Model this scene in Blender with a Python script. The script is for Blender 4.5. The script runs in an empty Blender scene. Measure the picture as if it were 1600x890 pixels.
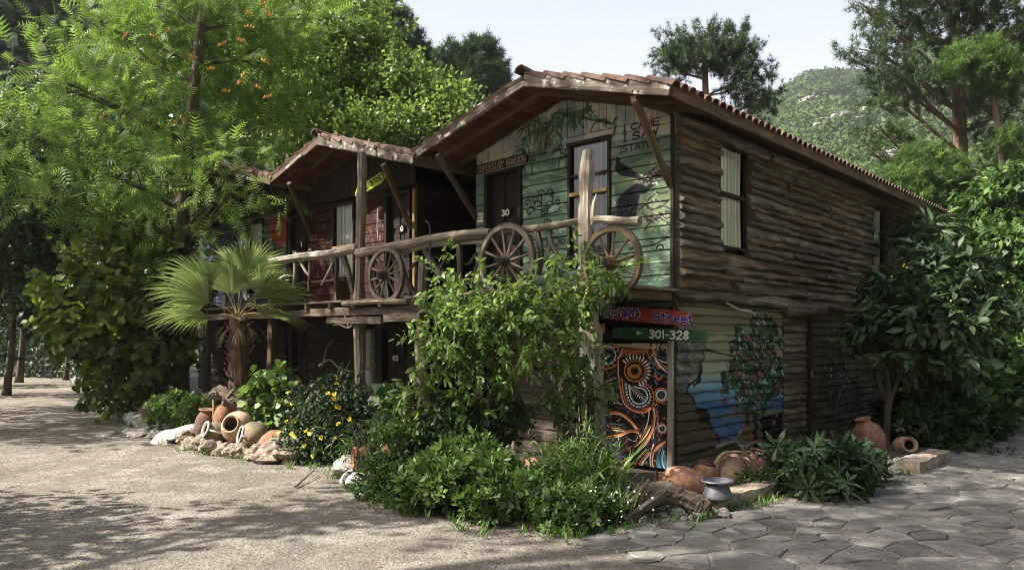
import bpy, math, random
import numpy as np
from mathutils import Vector, Matrix, Quaternion
R = random.Random(11)
NR = np.random.default_rng(11)
S = bpy.context.scene
COL = S.collection
rad = math.radians

# ------------------------------------------------------------------ camera, sky, sun, exposure
cam = bpy.data.cameras.new('camera'); camo = bpy.data.objects.new('camera', cam); COL.objects.link(camo)
camo.location = (0, 0, 1.75); camo.rotation_euler = (rad(90), 0, 0)
cam.sensor_width = 36; cam.lens = 36*1196/1600; cam.shift_y = 85/1600
cam.clip_start = 0.05; cam.clip_end = 4000
S.camera = camo
SUN = Vector((-0.90, -0.16, 0)).normalized()*math.cos(rad(44)); SUN.z = math.sin(rad(44))
w = bpy.data.worlds.new('World'); S.world = w; w.use_nodes = True
nt = w.node_tree; bg = nt.nodes['Background']
sky = nt.nodes.new('ShaderNodeTexSky'); sky.sky_type = 'NISHITA'; sky.sun_disc = False
sky.sun_elevation = rad(44); sky.sun_rotation = math.atan2(SUN.x, SUN.y)
sky.air_density = 1.0; sky.dust_density = 8.0; sky.ozone_density = 0.6; sky.altitude = 0
# hazy summer air: the whole horizon whitens evenly, clearing towards the zenith
tcw = nt.nodes.new('ShaderNodeTexCoord'); sxw = nt.nodes.new('ShaderNodeSeparateXYZ'); nt.links.new(tcw.outputs['Generated'], sxw.inputs[0])
mrw = nt.nodes.new('ShaderNodeMapRange'); mrw.interpolation_type = 'SMOOTHSTEP'
for i_, v_ in ((1, .06), (2, .9), (3, 1.0), (4, 0.0)): mrw.inputs[i_].default_value = v_
nt.links.new(sxw.outputs[2], mrw.inputs[0])
mxw = nt.nodes.new('ShaderNodeMix'); mxw.data_type = 'RGBA'; nt.links.new(mrw.outputs[0], mxw.inputs[0]); nt.links.new(sky.outputs[0], mxw.inputs[6]); mxw.inputs[7].default_value = (3.35, 3.45, 3.9, 1)
nt.links.new(mxw.outputs[2], bg.inputs[0]); bg.inputs[1].default_value = 0.092
sl = bpy.data.lights.new('sun', 'SUN'); slo = bpy.data.objects.new('sun', sl); COL.objects.link(slo)
sl.energy = 5.0; sl.angle = rad(0.5); sl.color = (1.0, 0.94, 0.84)
slo.rotation_euler = (-SUN).to_track_quat('-Z', 'Y').to_euler(); slo.location = (-20, -5, 30)
S.view_settings.view_transform = 'Standard'; S.view_settings.look = 'None'
S.view_settings.exposure = 1.65; S.view_settings.gamma = 1.0
S.render.engine = 'CYCLES'
S.cycles.use_denoising = True; S.cycles.denoiser = 'OPENIMAGEDENOISE'; S.cycles.denoising_prefilter = 'NONE'; S.cycles.pixel_filter_type = 'BLACKMAN_HARRIS'; S.cycles.filter_width = 1.0
S.cycles.max_bounces = 6; S.cycles.diffuse_bounces = 4; S.cycles.glossy_bounces = 2
S.cycles.transmission_bounces = 3; S.cycles.transparent_max_bounces = 8
S.cycles.caustics_reflective = False; S.cycles.caustics_refractive = False

# ------------------------------------------------------------------ frames
HC = Vector((2.13, 10.0, 0)); EX = Vector((.736, -.677, 0)); EY = Vector((.677, .736, 0)); HR = math.atan2(-.677, .736)
def L(x, y, z=0): return HC + EX*x + EY*y + Vector((0, 0, z))
def at(px, py, Y): return Vector(((px-800)/1196*Y, Y, 1.75+(530-py)/1196*Y))
def gnd(px, py, z=0.0):
    Y = (1.75-z)*1196/(py-530); return Vector(((px-800)/1196*Y, Y, z))
def FP(px, py, d=0.0):           # photo point -> (x, z) on the plane y=-d of the house front
    t = (px-800)/1196; a = 2.13-.677*d; b = 10-.736*d
    u = (a-t*b)/(.736+.677*t); Y = b+.677*u
    return (-u, 1.75+(530-py)/1196*Y)
def SP(px, py, d=0.0):           # photo point -> (y, z) on the plane x=d of the house side
    t = (px-800)/1196; a = 2.13+.736*d; b = 10-.677*d
    s = (t*b-a)/(.677-.736*t); Y = b+.736*s
    return (s, 1.75+(530-py)/1196*Y)

# ------------------------------------------------------------------ object helpers
def tag(o, label=None, cat=None, group=None, kind=None):
    if label: o['label'] = label
    if cat: o['category'] = cat
    if group: o['group'] = group
    if kind: o['kind'] = kind
    return o
def thing(name, label, cat, loc=(0, 0, 0), rz=0.0, group=None):
    o = bpy.data.objects.new(name, None); COL.objects.link(o); o.empty_display_size = .2
    o.location = loc; o.rotation_euler = (0, 0, rz)
    return tag(o, label, cat, group)
def obj(name, me, parent=None, loc=None, rot=None, sc=None, label=None, kind=None):
    o = bpy.data.objects.new(name, me); COL.objects.link(o)
    if parent: o.parent = parent
    if loc is not None: o.location = loc
    if rot is not None: o.rotation_euler = rot
    if sc is not None: o.scale = sc
    if label: o['label'] = label
    if kind: o['kind'] = kind
    return o
def copy_tree(o, parent=None):
    c = o.copy(); COL.objects.link(c)
    if parent: c.parent = parent
    for ch in list(o.children): copy_tree(ch, c)
    return c

class MB:
    def __init__(s): s.v = []; s.f = []; s.uv = []; s.m = []; s.ci = 0
    def face(s, idx, uv=None, m=0):
        s.f.append(idx); s.uv.extend(uv if uv else [(s.v[i][0], s.v[i][2]) for i in idx]); s.m.append(m)
    def rings(s, rings, caps=True, m=0, lens=None, close=True):
        """rings: list of lists of points; quads between; uv u along, v around"""
        n = len(rings[0]); b = len(s.v); vo = R.uniform(0, 30); uo = R.uniform(0, 30)
        for r in rings: s.v.extend([tuple(p) for p in r])
        L_ = [0.0]
        for i in range(1, len(rings)):
            L_.append(L_[-1]+(Vector(rings[i][0])-Vector(rings[i-1][0])).length)
        P = [0.0]
        mid = rings[len(rings)//2]
        for k in range(1, n+1): P.append(P[-1]+(Vector(mid[k % n])-Vector(mid[k-1])).length)
        for i in range(len(rings)-1):
            for k in range(n if close else n-1):
                k2 = (k+1) % n
                s.face((b+i*n+k, b+i*n+k2, b+(i+1)*n+k2, b+(i+1)*n+k),
                       [(uo+L_[i], vo+P[k]), (uo+L_[i], vo+P[k+1]), (uo+L_[i+1], vo+P[k+1]), (uo+L_[i+1], vo+P[k])], m)
        if caps:
            s.face(tuple(b+k for k in range(n))[::-1], [(uo+.05*math.cos(k*6.28/n), vo+.3*math.sin(k*6.28/n)) for k in range(n)], m)
            e = b+(len(rings)-1)*n
            s.face(tuple(e+k for k in range(n)), [(uo+.05*math.cos(k*6.28/n), vo+.3*math.sin(k*6.28/n)) for k in range(n)], m)
        return s
    def tube(s, pts, rr, n=8, jit=0.0, flat=1.0, up=(0, 0, 1), m=0, caps=True):
        pts = [Vector(p) for p in pts]; rings = []; up = Vector(up)
        if not hasattr(rr, '__len__'): rr = [rr]*len(pts)
        lob = [R.uniform(-1, 1)*jit for _ in range(n)]
        a = None
        for i, p in enumerate(pts):
            t = (pts[min(i+1, len(pts)-1)]-pts[max(i-1, 0)])
            if t.length < 1e-9: t = Vector((0, 0, 1))
            t.normalize()
            if a is None:
                a = t.cross(up)
                if a.length < .05: a = t.cross(Vector((1, 0, 0)))
            a = (a-t*a.dot(t)); a.normalize(); c = a.cross(t)
            rings.append([p+(a*math.cos(6.2832*k/n)+c*math.sin(6.2832*k/n)*flat)*rr[i]*(1+lob[k]+R.uniform(-1, 1)*jit*.6) for k in range(n)])
        return s.rings(rings, caps, m)
    def beam(s, p0, p1, w_, h_, up=(0, 0, 1), seg=1, jit=0.0, ch=.12, m=0, bow=0.0):
        """rectangular bar p0->p1; h_ along up, w_ across; chamfered"""
        p0 = Vector(p0); p1 = Vector(p1); t = (p1-p0).normalized(); up = Vector(up)
        up = (up-t*up.dot(t)).normalized(); a = t.cross(up); c = min(w_, h_)*ch
        W, H = w_/2, h_/2
        cs = [(-W+c, -H), (W-c, -H), (W, -H+c), (W, H-c), (W-c, H), (-W+c, H), (-W, H-c), (-W, -H+c)]
        ln = (p1-p0).length; rings = []
        ph = R.uniform(0, 6.28)
        for i in range(seg+1):
            f = i/seg; p = p0.lerp(p1, f)+up*bow*math.sin(f*math.pi)
            dz = [R.uniform(-1, 1)*jit for _ in range(3)]
            rings.append([p+a*(x+(dz[0] if x > 0 else -dz[0])*.4)+up*(z+(dz[1] if z > 0 else dz[2])) for x, z in cs])
        return s.rings(rings, True, m)
    def box(s, c, d, m=0):
        c = Vector(c); return s.beam(c-Vector((d[0]/2, 0, 0)), c+Vector((d[0]/2, 0, 0)), d[1], d[2], m=m, ch=.04)
    def lathe(s, prof, n=20, mat=None, m=0, caps=False, jit=0.0):
        rings = [[Vector((r*math.cos(6.2832*k/n)*(1+R.uniform(-jit, jit)), r*math.sin(6.2832*k/n)*(1+R.uniform(-jit, jit)), z)) for k in range(n)] for r, z in prof]
        if mat: rings = [[mat @ p for p in r] for r in rings]
        return s.rings(rings, caps, m)
    def mesh(s, name, mats, smooth=False):
        me = bpy.data.meshes.new(name); me.from_pydata([tuple(v) for v in s.v], [], s.f)
        uvl = me.uv_layers.new(name='UVMap')
        uvl.data.foreach_set('uv', np.array(s.uv, dtype=np.float32).ravel())
        if not isinstance(mats, (list, tuple)): mats = [mats]
        for mm in mats: me.materials.append(mm)
        if len(mats) > 1: me.polygons.foreach_set('material_index', s.m)
        if smooth: me.polygons.foreach_set('use_smooth', [True]*len(s.f))
        me.update(); return me
    def obj(s, name, mats, parent=None, smooth=False, loc=None, rot=None, label=None, kind=None):
        return obj(name, s.mesh(name, mats, smooth), parent, loc, rot, None, label, kind)

def crv(pts, n=6):
    """Catmull-Rom through 2D/3D points"""
    P = [np.array(p, float) for p in pts]; out = []
    for i in range(len(P)-1):
        a = P[max(i-1, 0)]; b = P[i]; c = P[i+1]; d = P[min(i+2, len(P)-1)]
        for k in range(n):
            t = k/n
            out.append(.5*((2*b)+(-a+c)*t+(2*a-5*b+4*c-d)*t*t+(-a+3*b-3*c+d)*t**3))
    out.append(P[-1]); return out

# ------------------------------------------------------------------ painted canvases (murals and lettering)
class Canvas:
    def __init__(s, x0, z0, x1, z1, ppm, col):
        s.x0, s.z0, s.x1, s.z1, s.p = x0, z0, x1, z1, ppm
        s.w = int((x1-x0)*ppm); s.h = int((z1-z0)*ppm)
        s.a = np.ones((s.h, s.w, 3), np.float32)*(np.array(col, np.float32)/255)
        s.yy, s.xx = np.mgrid[0:s.h, 0:s.w].astype(np.float32)+.5
    def px(s, pts): return [((p[0]-s.x0)*s.p, (p[1]-s.z0)*s.p) for p in pts]
    def noise(s, cell, seed=0):
        g = np.random.default_rng(seed); gx = int(s.w/(cell*s.p))+3; gy = int(s.h/(cell*s.p))+3
        G = g.random((gy, gx)).astype(np.float32); fx = s.xx/(cell*s.p); fy = s.yy/(cell*s.p)
        ix = fx.astype(int); iy = fy.astype(int); fx = fx-ix; fy = fy-iy
        fx = fx*fx*(3-2*fx); fy = fy*fy*(3-2*fy)
        return (G[iy, ix]*(1-fx)+G[iy, ix+1]*fx)*(1-fy)+(G[iy+1, ix]*(1-fx)+G[iy+1, ix+1]*fx)*fy
    def blend(s, mask, col, al=1.0):
        m = (mask*al)[..., None]; s.a = s.a*(1-m)+(np.array(col, np.float32)/255)*m
    def mottle(s, cell, col, al=.6, seed=0, th=.5):
        n = s.noise(cell, seed)*.6+s.noise(cell*.4, seed+1)*.4
        s.blend(np.clip((n-th)*5, 0, 1), col, al)
    def fill(s, pts, col, al=1.0, soft=0):
        P = s.px(pts); xs = [p[0] for p in P]; ys = [p[1] for p in P]
        a0, a1 = max(0, int(min(xs))-1), min(s.w, int(max(xs))+2); b0, b1 = max(0, int(min(ys))-1), min(s.h, int(max(ys))+2)
        if a1 <= a0 or b1 <= b0: return
        X = s.xx[b0:b1, a0:a1]; Y = s.yy[b0:b1, a0:a1]; ins = np.zeros(X.shape, bool)
        for i in range(len(P)):
            x1_, y1_ = P[i]; x2_, y2_ = P[i-1]
            if y1_ == y2_: continue
            c = ((y1_ > Y) != (y2_ > Y)) & (X < (x2_-x1_)*(Y-y1_)/(y2_-y1_)+x1_); ins ^= c
        m = (ins*al).astype(np.float32)[..., None]
        s.a[b0:b1, a0:a1] = s.a[b0:b1, a0:a1]*(1-m)+(np.array(col, np.float32)/255)*m
    def stroke(s, pts, wd, col, al=1.0, taper=False):
        P = s.px(pts); n = len(P)-1
        for i in range(n):
            (x1_, y1_), (x2_, y2_) = P[i], P[i+1]
            ww = wd*s.p/2*((1-.85*abs(2*(i+.5)/n-1)**1.5) if taper else 1)
            a0, a1 = max(0, int(min(x1_, x2_)-ww)-1), min(s.w, int(max(x1_, x2_)+ww)+2)
            b0, b1 = max(0, int(min(y1_, y2_)-ww)-1), min(s.h, int(max(y1_, y2_)+ww)+2)
            if a1 <= a0 or b1 <= b0: continue
            X = s.xx[b0:b1, a0:a1]; Y = s.yy[b0:b1, a0:a1]; dx, dy = x2_-x1_, y2_-y1_
            t = np.clip(((X-x1_)*dx+(Y-y1_)*dy)/(dx*dx+dy*dy+1e-6), 0, 1)
            d = np.sqrt((X-x1_-t*dx)**2+(Y-y1_-t*dy)**2)
            m = (np.clip(ww-d+.5, 0, 1)*al)[..., None]
            s.a[b0:b1, a0:a1] = s.a[b0:b1, a0:a1]*(1-m)+(np.array(col, np.float32)/255)*m
    def dot(s, p, r, col, al=1.0): s.stroke([p, (p[0]+1e-4, p[1])], 2*r, col, al)
    def ell(s, c, rx, ry, col, al=1.0, a=0.0):
        s.fill([(c[0]+rx*math.cos(t)*math.cos(a)-ry*math.sin(t)*math.sin(a), c[1]+rx*math.cos(t)*math.sin(a)+ry*math.sin(t)*math.cos(a)) for t in [k*.35 for k in range(18)]], col, al)
    def text(s, txt, x, z, h, wd, col, dx=1, dz=0.0, thick=.14, wob=.03):
        """hand-painted stroke lettering, baseline start x,z; dz = slope"""
        cx = x
        for c in txt:
            cw = wd*(.5 if c in "I1'" else .62 if c == ' ' else .8 if c in 'rtesce-' else 1)
            for pl in FONT.get(c, []):
                q = [(cx+(p[0]+R.uniform(-wob, wob))*cw*.8, z+(cx-x+p[0]*cw*.8)*dz+(p[1]+R.uniform(-wob, wob))*h) for p in pl]
                s.stroke(q, thick*h, col)
            cx += cw
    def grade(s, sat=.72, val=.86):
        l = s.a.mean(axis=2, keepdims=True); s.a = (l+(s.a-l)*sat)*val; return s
    def image(s, name):
        im = bpy.data.images.new(name, s.w, s.h); buf = np.ones((s.h, s.w, 4), np.float32); buf[..., :3] = np.clip(s.a, 0, 1)
        im.pixels.foreach_set(buf.ravel()); im.update(); im.pack(); return im
FONT = {'A': [[(0, 0), (.5, 1), (1, 0)], [(.2, .35), (.8, .35)]], 'C': [[(1, .85), (.6, 1), (.15, .8), (0, .45), (.2, .1), (.6, 0), (1, .15)]],
 'D': [[(0, 0), (0, 1), (.6, .9), (1, .5), (.6, .08), (0, 0)]], 'E': [[(1, 1), (0, 1), (0, 0), (1, 0)], [(0, .5), (.8, .5)]],
 'F': [[(1, 1), (0, 1), (0, 0)], [(0, .52), (.8, .52)]], 'I': [[(.5, 0), (.5, 1)], [(.1, 0), (.9, 0)], [(.1, 1), (.9, 1)]],
 'L': [[(0, 1), (0, 0), (1, 0)]], 'M': [[(0, 0), (.05, 1), (.5, .3), (.95, 1), (1, 0)]], 'N': [[(0, 0), (0, 1), (1, 0), (1, 1)]],
 'O': [[(.5, 1), (.1, .8), (0, .5), (.1, .15), (.5, 0), (.9, .15), (1, .5), (.9, .85), (.5, 1)]], 'P': [[(0, 0), (0, 1), (.8, .95), (.95, .7), (.7, .48), (0, .45)]],
 'R': [[(0, 0), (0, 1), (.8, .95), (.95, .72), (.7, .5), (0, .48)], [(.4, .48), (1, 0)]], 'S': [[(.95, .85), (.5, 1), (.1, .85), (.12, .6), (.85, .42), (.95, .18), (.5, 0), (0, .12)]],
 'T': [[(0, 1), (1, 1)], [(.5, 1), (.5, 0)]], 'U': [[(0, 1), (.05, .2), (.5, 0), (.95, .2), (1, 1)]], 'W': [[(0, 1), (.25, 0), (.5, .7), (.75, 0), (1, 1)]],
 'X': [[(0, 0), (1, 1)], [(0, 1), (1, 0)]], 'Y': [[(0, 1), (.5, .5), (1, 1)], [(.5, .5), (.35, 0)]], "'": [[(.5, 1), (.4, .75)]], '-': [[(.1, .45), (.9, .45)]],
 '0': [[(.5, 1), (.08, .75), (.08, .25), (.5, 0), (.92, .25), (.92, .75), (.5, 1)]], '1': [[(.2, .8), (.5, 1), (.5, 0)]],
 '2': [[(.05, .8), (.4, 1), (.9, .85), (.85, .6), (0, 0), (1, 0)]], '3': [[(.05, .9), (.6, 1), (.9, .75), (.4, .55), (.95, .3), (.6, 0), (0, .1)]],
 '8': [[(.5, .52), (.1, .75), (.5, 1), (.9, .75), (.5, .52), (.05, .25), (.5, 0), (.95, .25), (.5, .52)]],
 '<': [[(1, .5), (0, .5)], [(.35, .85), (0, .5), (.35, .15)]], 't': [[(.4, .95), (.4, .1), (.8, .02)], [(.05, .65), (.85, .65)]],
 'r': [[(.1, 0), (.1, .62)], [(.1, .42), (.5, .65), (.9, .58)]], 'e': [[(.08, .32), (.9, .36), (.75, .6), (.4, .66), (.08, .45), (.1, .15), (.5, 0), (.9, .1)]]}

# ------------------------------------------------------------------ materials
def hexc(r, g, b):
    f = lambda c: ((c/255)/12.92 if c/255 <= .04045 else ((c/255+.055)/1.055)**2.4); return (f(r), f(g), f(b), 1)
class NT:
    def __init__(s, name):
        s.m = bpy.data.materials.new(name); s.m.use_nodes = True; s.t = s.m.node_tree; s.b = s.t.nodes['Principled BSDF']; s.out = s.t.nodes['Material Output']
    def n(s, ty, **kw):
        nd = s.t.nodes.new(ty)
        for k, v in kw.items():
            if k.startswith('i_'):
                nd.inputs[int(k[2:]) if k[2:].isdigit() else k[2:]].default_value = v
            else: setattr(nd, k, v)
        return nd
    def l(s, a, b): s.t.links.new(a, b)
    def coord(s, kind='Object', scale=(1, 1, 1), loc=None):
        tc = s.n('ShaderNodeTexCoord'); mp = s.n('ShaderNodeMapping'); mp.inputs['Scale'].default_value = scale
        s.l(tc.outputs[kind], mp.inputs['Vector'])
        if loc is not None: s.l(loc, mp.inputs['Location'])
        return mp.outputs[0]
    def noise(s, vec, scale, detail=5, rough=.6, dist=0.0):
        nd = s.n('ShaderNodeTexNoise'); nd.inputs['Scale'].default_value = scale; nd.inputs['Detail'].default_value = detail
        nd.inputs['Roughness'].default_value = rough; nd.inputs['Distortion'].default_value = dist
        if vec is not None: s.l(vec, nd.inputs['Vector'])
        return nd.outputs['Fac']
    def ramp(s, fac, stops):
        r = s.n('ShaderNodeValToRGB'); s.l(fac, r.inputs[0]); e = r.color_ramp.elements
        while len(e) < len(stops): e.new(.5)
        for i, (p, c) in enumerate(stops): e[i].position = p; e[i].color = c if len(c) == 4 else (*c, 1)
        return r.outputs[0]
    def mix(s, fac, a, b, mode='MIX'):
        m = s.n('ShaderNodeMix', data_type='RGBA', blend_type=mode)
        for i, x in ((0, fac), (6, a), (7, b)):
            if isinstance(x, (int, float)): m.inputs[i].default_value = x
            elif isinstance(x, tuple): m.inputs[i].default_value = x if len(x) == 4 else (*x, 1)
            else: s.l(x, m.inputs[i])
        return m.outputs[2]
    def math(s, op, a, b=None):
        m = s.n('ShaderNodeMath', operation=op)
        for i, x in ((0, a), (1, b)):
            if x is None: continue
            if isinstance(x, (int, float)): m.inputs[i].default_value = x
            else: s.l(x, m.inputs[i])
        return m.outputs[0]
    def bump(s, h, strength=.5, dist=.01, prev=None):
        b = s.n('ShaderNodeBump'); b.inputs['Strength'].default_value = strength; b.inputs['Distance'].default_value = dist
        s.l(h, b.inputs['Height'])
        if prev is not None: s.l(prev, b.inputs['Normal'])
        s.l(b.outputs[0], s.b.inputs['Normal']); return b.outputs[0]
    def col(s, c):
        if isinstance(c, tuple): s.b.inputs['Base Color'].default_value = c if len(c) == 4 else (*c, 1)
        else: s.l(c, s.b.inputs['Base Color'])
    def rough(s, r): s.b.inputs['Roughness'].default_value = r
    def rnd(s): return s.n('ShaderNodeObjectInfo').outputs['Random']
def tonevar(N, c, amt=.35, fac=None):
    r = fac if fac is not None else N.rnd()
    h = N.n('ShaderNodeHueSaturation'); h.inputs['Fac'].default_value = 1
    N.l(N.math('ADD', N.math('MULTIPLY', r, amt), 1-amt*.5), h.inputs['Value']); N.l(c, h.inputs['Color']); return h.outputs[0]
def wood(name, dark, mid, light, gscale=9, bs=.6, tone=.4, lichen=None):
    N = NT(name); uv = N.coord('UV', (1.6, gscale*2.4, 1)); g = N.noise(uv, 1.0, 7, .65, .3)
    uv2 = N.coord('UV', (2.5, 70, 1)); f = N.noise(uv2, 1.0, 3, .6)
    blot = N.noise(N.coord('UV', (1, 3, 1)), 1.6, 4, .6)
    c = N.ramp(g, [(.28, dark), (.5, mid), (.72, light)])
    c = N.mix(N.math('MULTIPLY', f, .55), c, dark, 'MIX'); c = N.mix(N.ramp(blot, [(.35, (0, 0, 0)), (.7, (1, 1, 1))]), c, N.mix(.5, c, dark))
    if lichen:
        l = N.noise(N.coord('Object', (1, 1, 1)), 5, 6, .7); c = N.mix(N.ramp(l, [(.53, (0, 0, 0)), (.60, (1, 1, 1))]), c, lichen)
    N.col(tonevar(N, c, tone)); N.rough(.85); N.b.inputs['Specular IOR Level'].default_value = .25
    p = N.bump(g, bs, .02); N.bump(f, bs*.6, .004, p); return N.m
def bark(name, dark, light, sc=6, bs=1.0):
    N = NT(name); v = N.coord('Object', (1, 1, .25)); g = N.noise(v, sc, 8, .7, .5); g2 = N.noise(v, sc*4, 5, .6)
    c = N.ramp(g, [(.32, dark), (.62, light)]); c = N.mix(N.math('MULTIPLY', g2, .5), c, dark)
    N.col(c); N.rough(.9); p = N.bump(g, bs, .05); N.bump(g2, .5, .01, p); return N.m
def leafm(name, c1, c2, c3, trans=.4, rough=.42, spec=.4):
    """per-leaf tone read from the 'tone' attribute"""
    N = NT(name); a = N.n('ShaderNodeAttribute', attribute_name='tone')
    c = N.ramp(a.outputs['Fac'], [(.1, c1), (.5, c2), (.92, c3)])
    n = N.noise(N.coord('Object'), 2.2, 2); c = N.mix(N.math('MULTIPLY', n, .45), c, c1)
    N.col(c); N.rough(rough); N.b.inputs['Specular IOR Level'].default_value = spec
    t = N.n('ShaderNodeBsdfTranslucent'); N.l(N.mix(1.0, c, (1.15, 1.25, .75, 1), 'MULTIPLY'), t.inputs[0])
    ms = N.n('ShaderNodeMixShader'); ms.inputs[0].default_value = trans
    N.l(N.b.outputs[0], ms.inputs[1]); N.l(t.outputs[0], ms.inputs[2]); N.l(ms.outputs[0], N.out.inputs[0]); return N.m
def stone(name, c1, c2, c3, sc=5, bs=.7, tone=.3, sp=(.02, .02, .02)):
    N = NT(name); v = N.coord('Object'); r = N.rnd()
    v2 = N.n('ShaderNodeVectorMath', operation='ADD'); N.l(v, v2.inputs[0]); cx = N.n('ShaderNodeCombineXYZ'); N.l(N.math('MULTIPLY', r, 37), cx.inputs[0]); N.l(cx.outputs[0], v2.inputs[1]); v = v2.outputs[0]
    g = N.noise(v, sc, 8, .65); f = N.noise(v, sc*9, 4, .7)
    c = N.ramp(g, [(.3, c1), (.5, c2), (.7, c3)]); c = N.mix(N.ramp(f, [(.35, (1, 1, 1)), (.5, (0, 0, 0))]), c, N.mix(.6, c, sp))
    N.col(tonevar(N, c, tone)); N.rough(.88); p = N.bump(g, bs, .03); N.bump(f, bs*.6, .006, p); return N.m
def plain(name, c, rough=.7, metal=0.0, tone=0.0):
    N = NT(name); n = N.noise(N.coord('Object'), 14, 5); cc = N.mix(N.math('MULTIPLY', n, .5), c, tuple(x*.45 for x in c[:3])); N.col(tonevar(N, cc, tone) if tone else cc)
    N.rough(rough); N.b.inputs['Metallic'].default_value = metal; N.bump(n, .25, .004); return N.m
def painted(name, cv, axis=0, wear=.5, wood_c=(.13, .10, .075), gscale=12, var=.12, gloss=.6):
    """flat paint (murals, lettering) on wood; canvas laid over the object's own x/z (axis 0) or y/z (axis 1)"""
    N = NT(name); tc = N.n('ShaderNodeTexCoord'); sp = N.n('ShaderNodeSeparateXYZ'); N.l(tc.outputs['Object'], sp.inputs[0])
    cb = N.n('ShaderNodeCombineXYZ')
    N.l(N.math('DIVIDE', N.math('SUBTRACT', sp.outputs[axis], cv.x0), cv.x1-cv.x0), cb.inputs[0])
    N.l(N.math('DIVIDE', N.math('SUBTRACT', sp.outputs[2], cv.z0), cv.z1-cv.z0), cb.inputs[1])
    im = N.n('ShaderNodeTexImage'); im.image = cv.image(name+'_paint'); im.extension = 'EXTEND'; N.l(cb.outputs[0], im.inputs[0])
    g = N.noise(N.coord('UV', (1.2, gscale*2, 1)), 1, 7, .65); f = N.noise(N.coord('UV', (2, 80, 1)), 1, 3)
    b = N.noise(N.coord('Object'), 3.2, 6, .7)
    wc = N.mix(f, wood_c, tuple(x*.4 for x in wood_c))
    msk = N.ramp(N.math('ADD', N.math('MULTIPLY', g, .5), N.math('MULTIPLY', b, .5)), [(.64-wear*.16, (0, 0, 0)), (.70-wear*.1, (1, 1, 1))])
    c = N.mix(N.math('MULTIPLY', f, .3), im.outputs[0], N.mix(.5, im.outputs[0], (0.02, .02, .015)))
    c = N.mix(msk, c, wc); N.col(tonevar(N, c, var)); N.rough(.85); N.b.inputs['Specular IOR Level'].default_value = .2
    p = N.bump(g, .4, .012); N.bump(f, .4, .003, p); return N.m

M = {}
M['log'] = wood('weathered_log_wood', (.02, .016, .012), (.155, .125, .095), (.42, .355, .28), 7, 1.6, .9)
M['log_brown'] = wood('warm_brown_log_wood', (.02, .014, .01), (.145, .102, .065), (.36, .275, .18), 7, 1.6, .8)
M['log_grey'] = wood('grey_log_wood', (.022, .02, .017), (.16, .145, .122), (.42, .385, .33), 7, 1.6, .7)
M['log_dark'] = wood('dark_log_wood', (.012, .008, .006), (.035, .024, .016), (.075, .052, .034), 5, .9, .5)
M['soffit'] = wood('soffit_boards', (.035, .016, .008), (.11, .052, .025), (.22, .115, .055), 8, .5, .7)
M['post'] = wood('grey_weathered_post', (.035, .027, .02), (.20, .165, .125), (.42, .36, .28), 8, 1.0, .25)
M['rail'] = wood('pale_log_rail', (.05, .04, .03), (.25, .215, .17), (.50, .44, .36), 7, .9, .3)
M['branch'] = wood('dark_crooked_branch', (.02, .016, .012), (.085, .068, .052), (.2, .165, .13), 9, .9, .5)
M['postpale'] = wood('bleached_post', (.07, .058, .045), (.31, .27, .22), (.56, .51, .44), 8, 1.1, .2)
M['beam'] = wood('brown_beam', (.03, .019, .01), (.12, .078, .042), (.24, .165, .095), 8, .7, .3)
M['fascia'] = wood('brown_fascia', (.03, .02, .013), (.13, .092, .058), (.28, .21, .14), 7, .8, .3)
M['fasciaw'] = wood('peeling_white_bargeboard', (.03, .025, .02), (.15, .13, .105), (.38, .34, .29), 6, .9, .2, (.46, .43, .38))
M['oldwheel'] = wood('old_wheel_wood', (.04, .031, .023), (.16, .132, .10), (.34, .29, .23), 9, .6, .3)
M['wheelyellow'] = wood('tan_wheel_wood', (.045, .03, .017), (.15, .108, .062), (.28, .21, .125), 9, .6, .2)
M['doorw'] = wood('dark_door_wood', (.008, .006, .005), (.022, .015, .011), (.04, .027, .02), 9, .3, .1)
M['framew'] = wood('dark_window_frame', (.01, .008, .006), (.03, .021, .014), (.06, .04, .027), 9, .3, .1)
M['lightwood'] = wood('yellowed_trim', (.10, .07, .03), (.30, .22, .10), (.45, .35, .18), 10, .4, .2)
M['red'] = wood('worn_red_paint', (.06, .012, .008), (.30, .062, .036), (.42, .115, .075), 6, .5, .35)
M['drift'] = wood('driftwood', (.03, .024, .017), (.15, .12, .088), (.34, .285, .215), 10, 1.2, .2)
M['palelog'] = wood('pale_driftwood', (.12, .10, .08), (.38, .34, .28), (.6, .55, .47), 8, .8, .1)
M['deck'] = wood('deck_boards', (.06, .045, .03), (.20, .16, .11), (.38, .32, .24), 8, .5, .5)
M['bark'] = bark('grey_brown_bark', (.022, .016, .012), (.13, .095, .07))
M['pinebark'] = bark('reddish_pine_bark', (.03, .018, .013), (.21, .125, .085), 4)
M['palmbark'] = bark('palm_fibre', (.03, .018, .010), (.20, .125, .07), 9)
M['tile'] = stone('weathered_roof_tile', (.03, .02, .016), (.095, .052, .036), (.19, .10, .068), 5, .5, .8)
M['stone'] = stone('limestone', (.14, .13, .115), (.34, .32, .285), (.55, .52, .47), 4, 1.0, .3)
M['stoned'] = stone('brown_rock', (.10, .075, .055), (.24, .19, .145), (.42, .36, .29), 4, 1.1, .3)
M['flag'] = stone('flagstone_slate', (.07, .066, .06), (.135, .128, .117), (.235, .222, .203), 2.6, .9, .75, (.05, .048, .045))
M['mortar'] = stone('paving_mortar', (.09, .082, .072), (.16, .148, .13), (.24, .222, .195), 3, .9, 0)
M['soil'] = stone('bed_soil', (.02, .015, .01), (.05, .038, .025), (.09, .07, .048), 3, 1, 0)
M['terra'] = stone('terracotta', (.10, .05, .03), (.25, .118, .068), (.36, .22, .14), 4, .5, .4, (.08, .045, .03))
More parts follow.
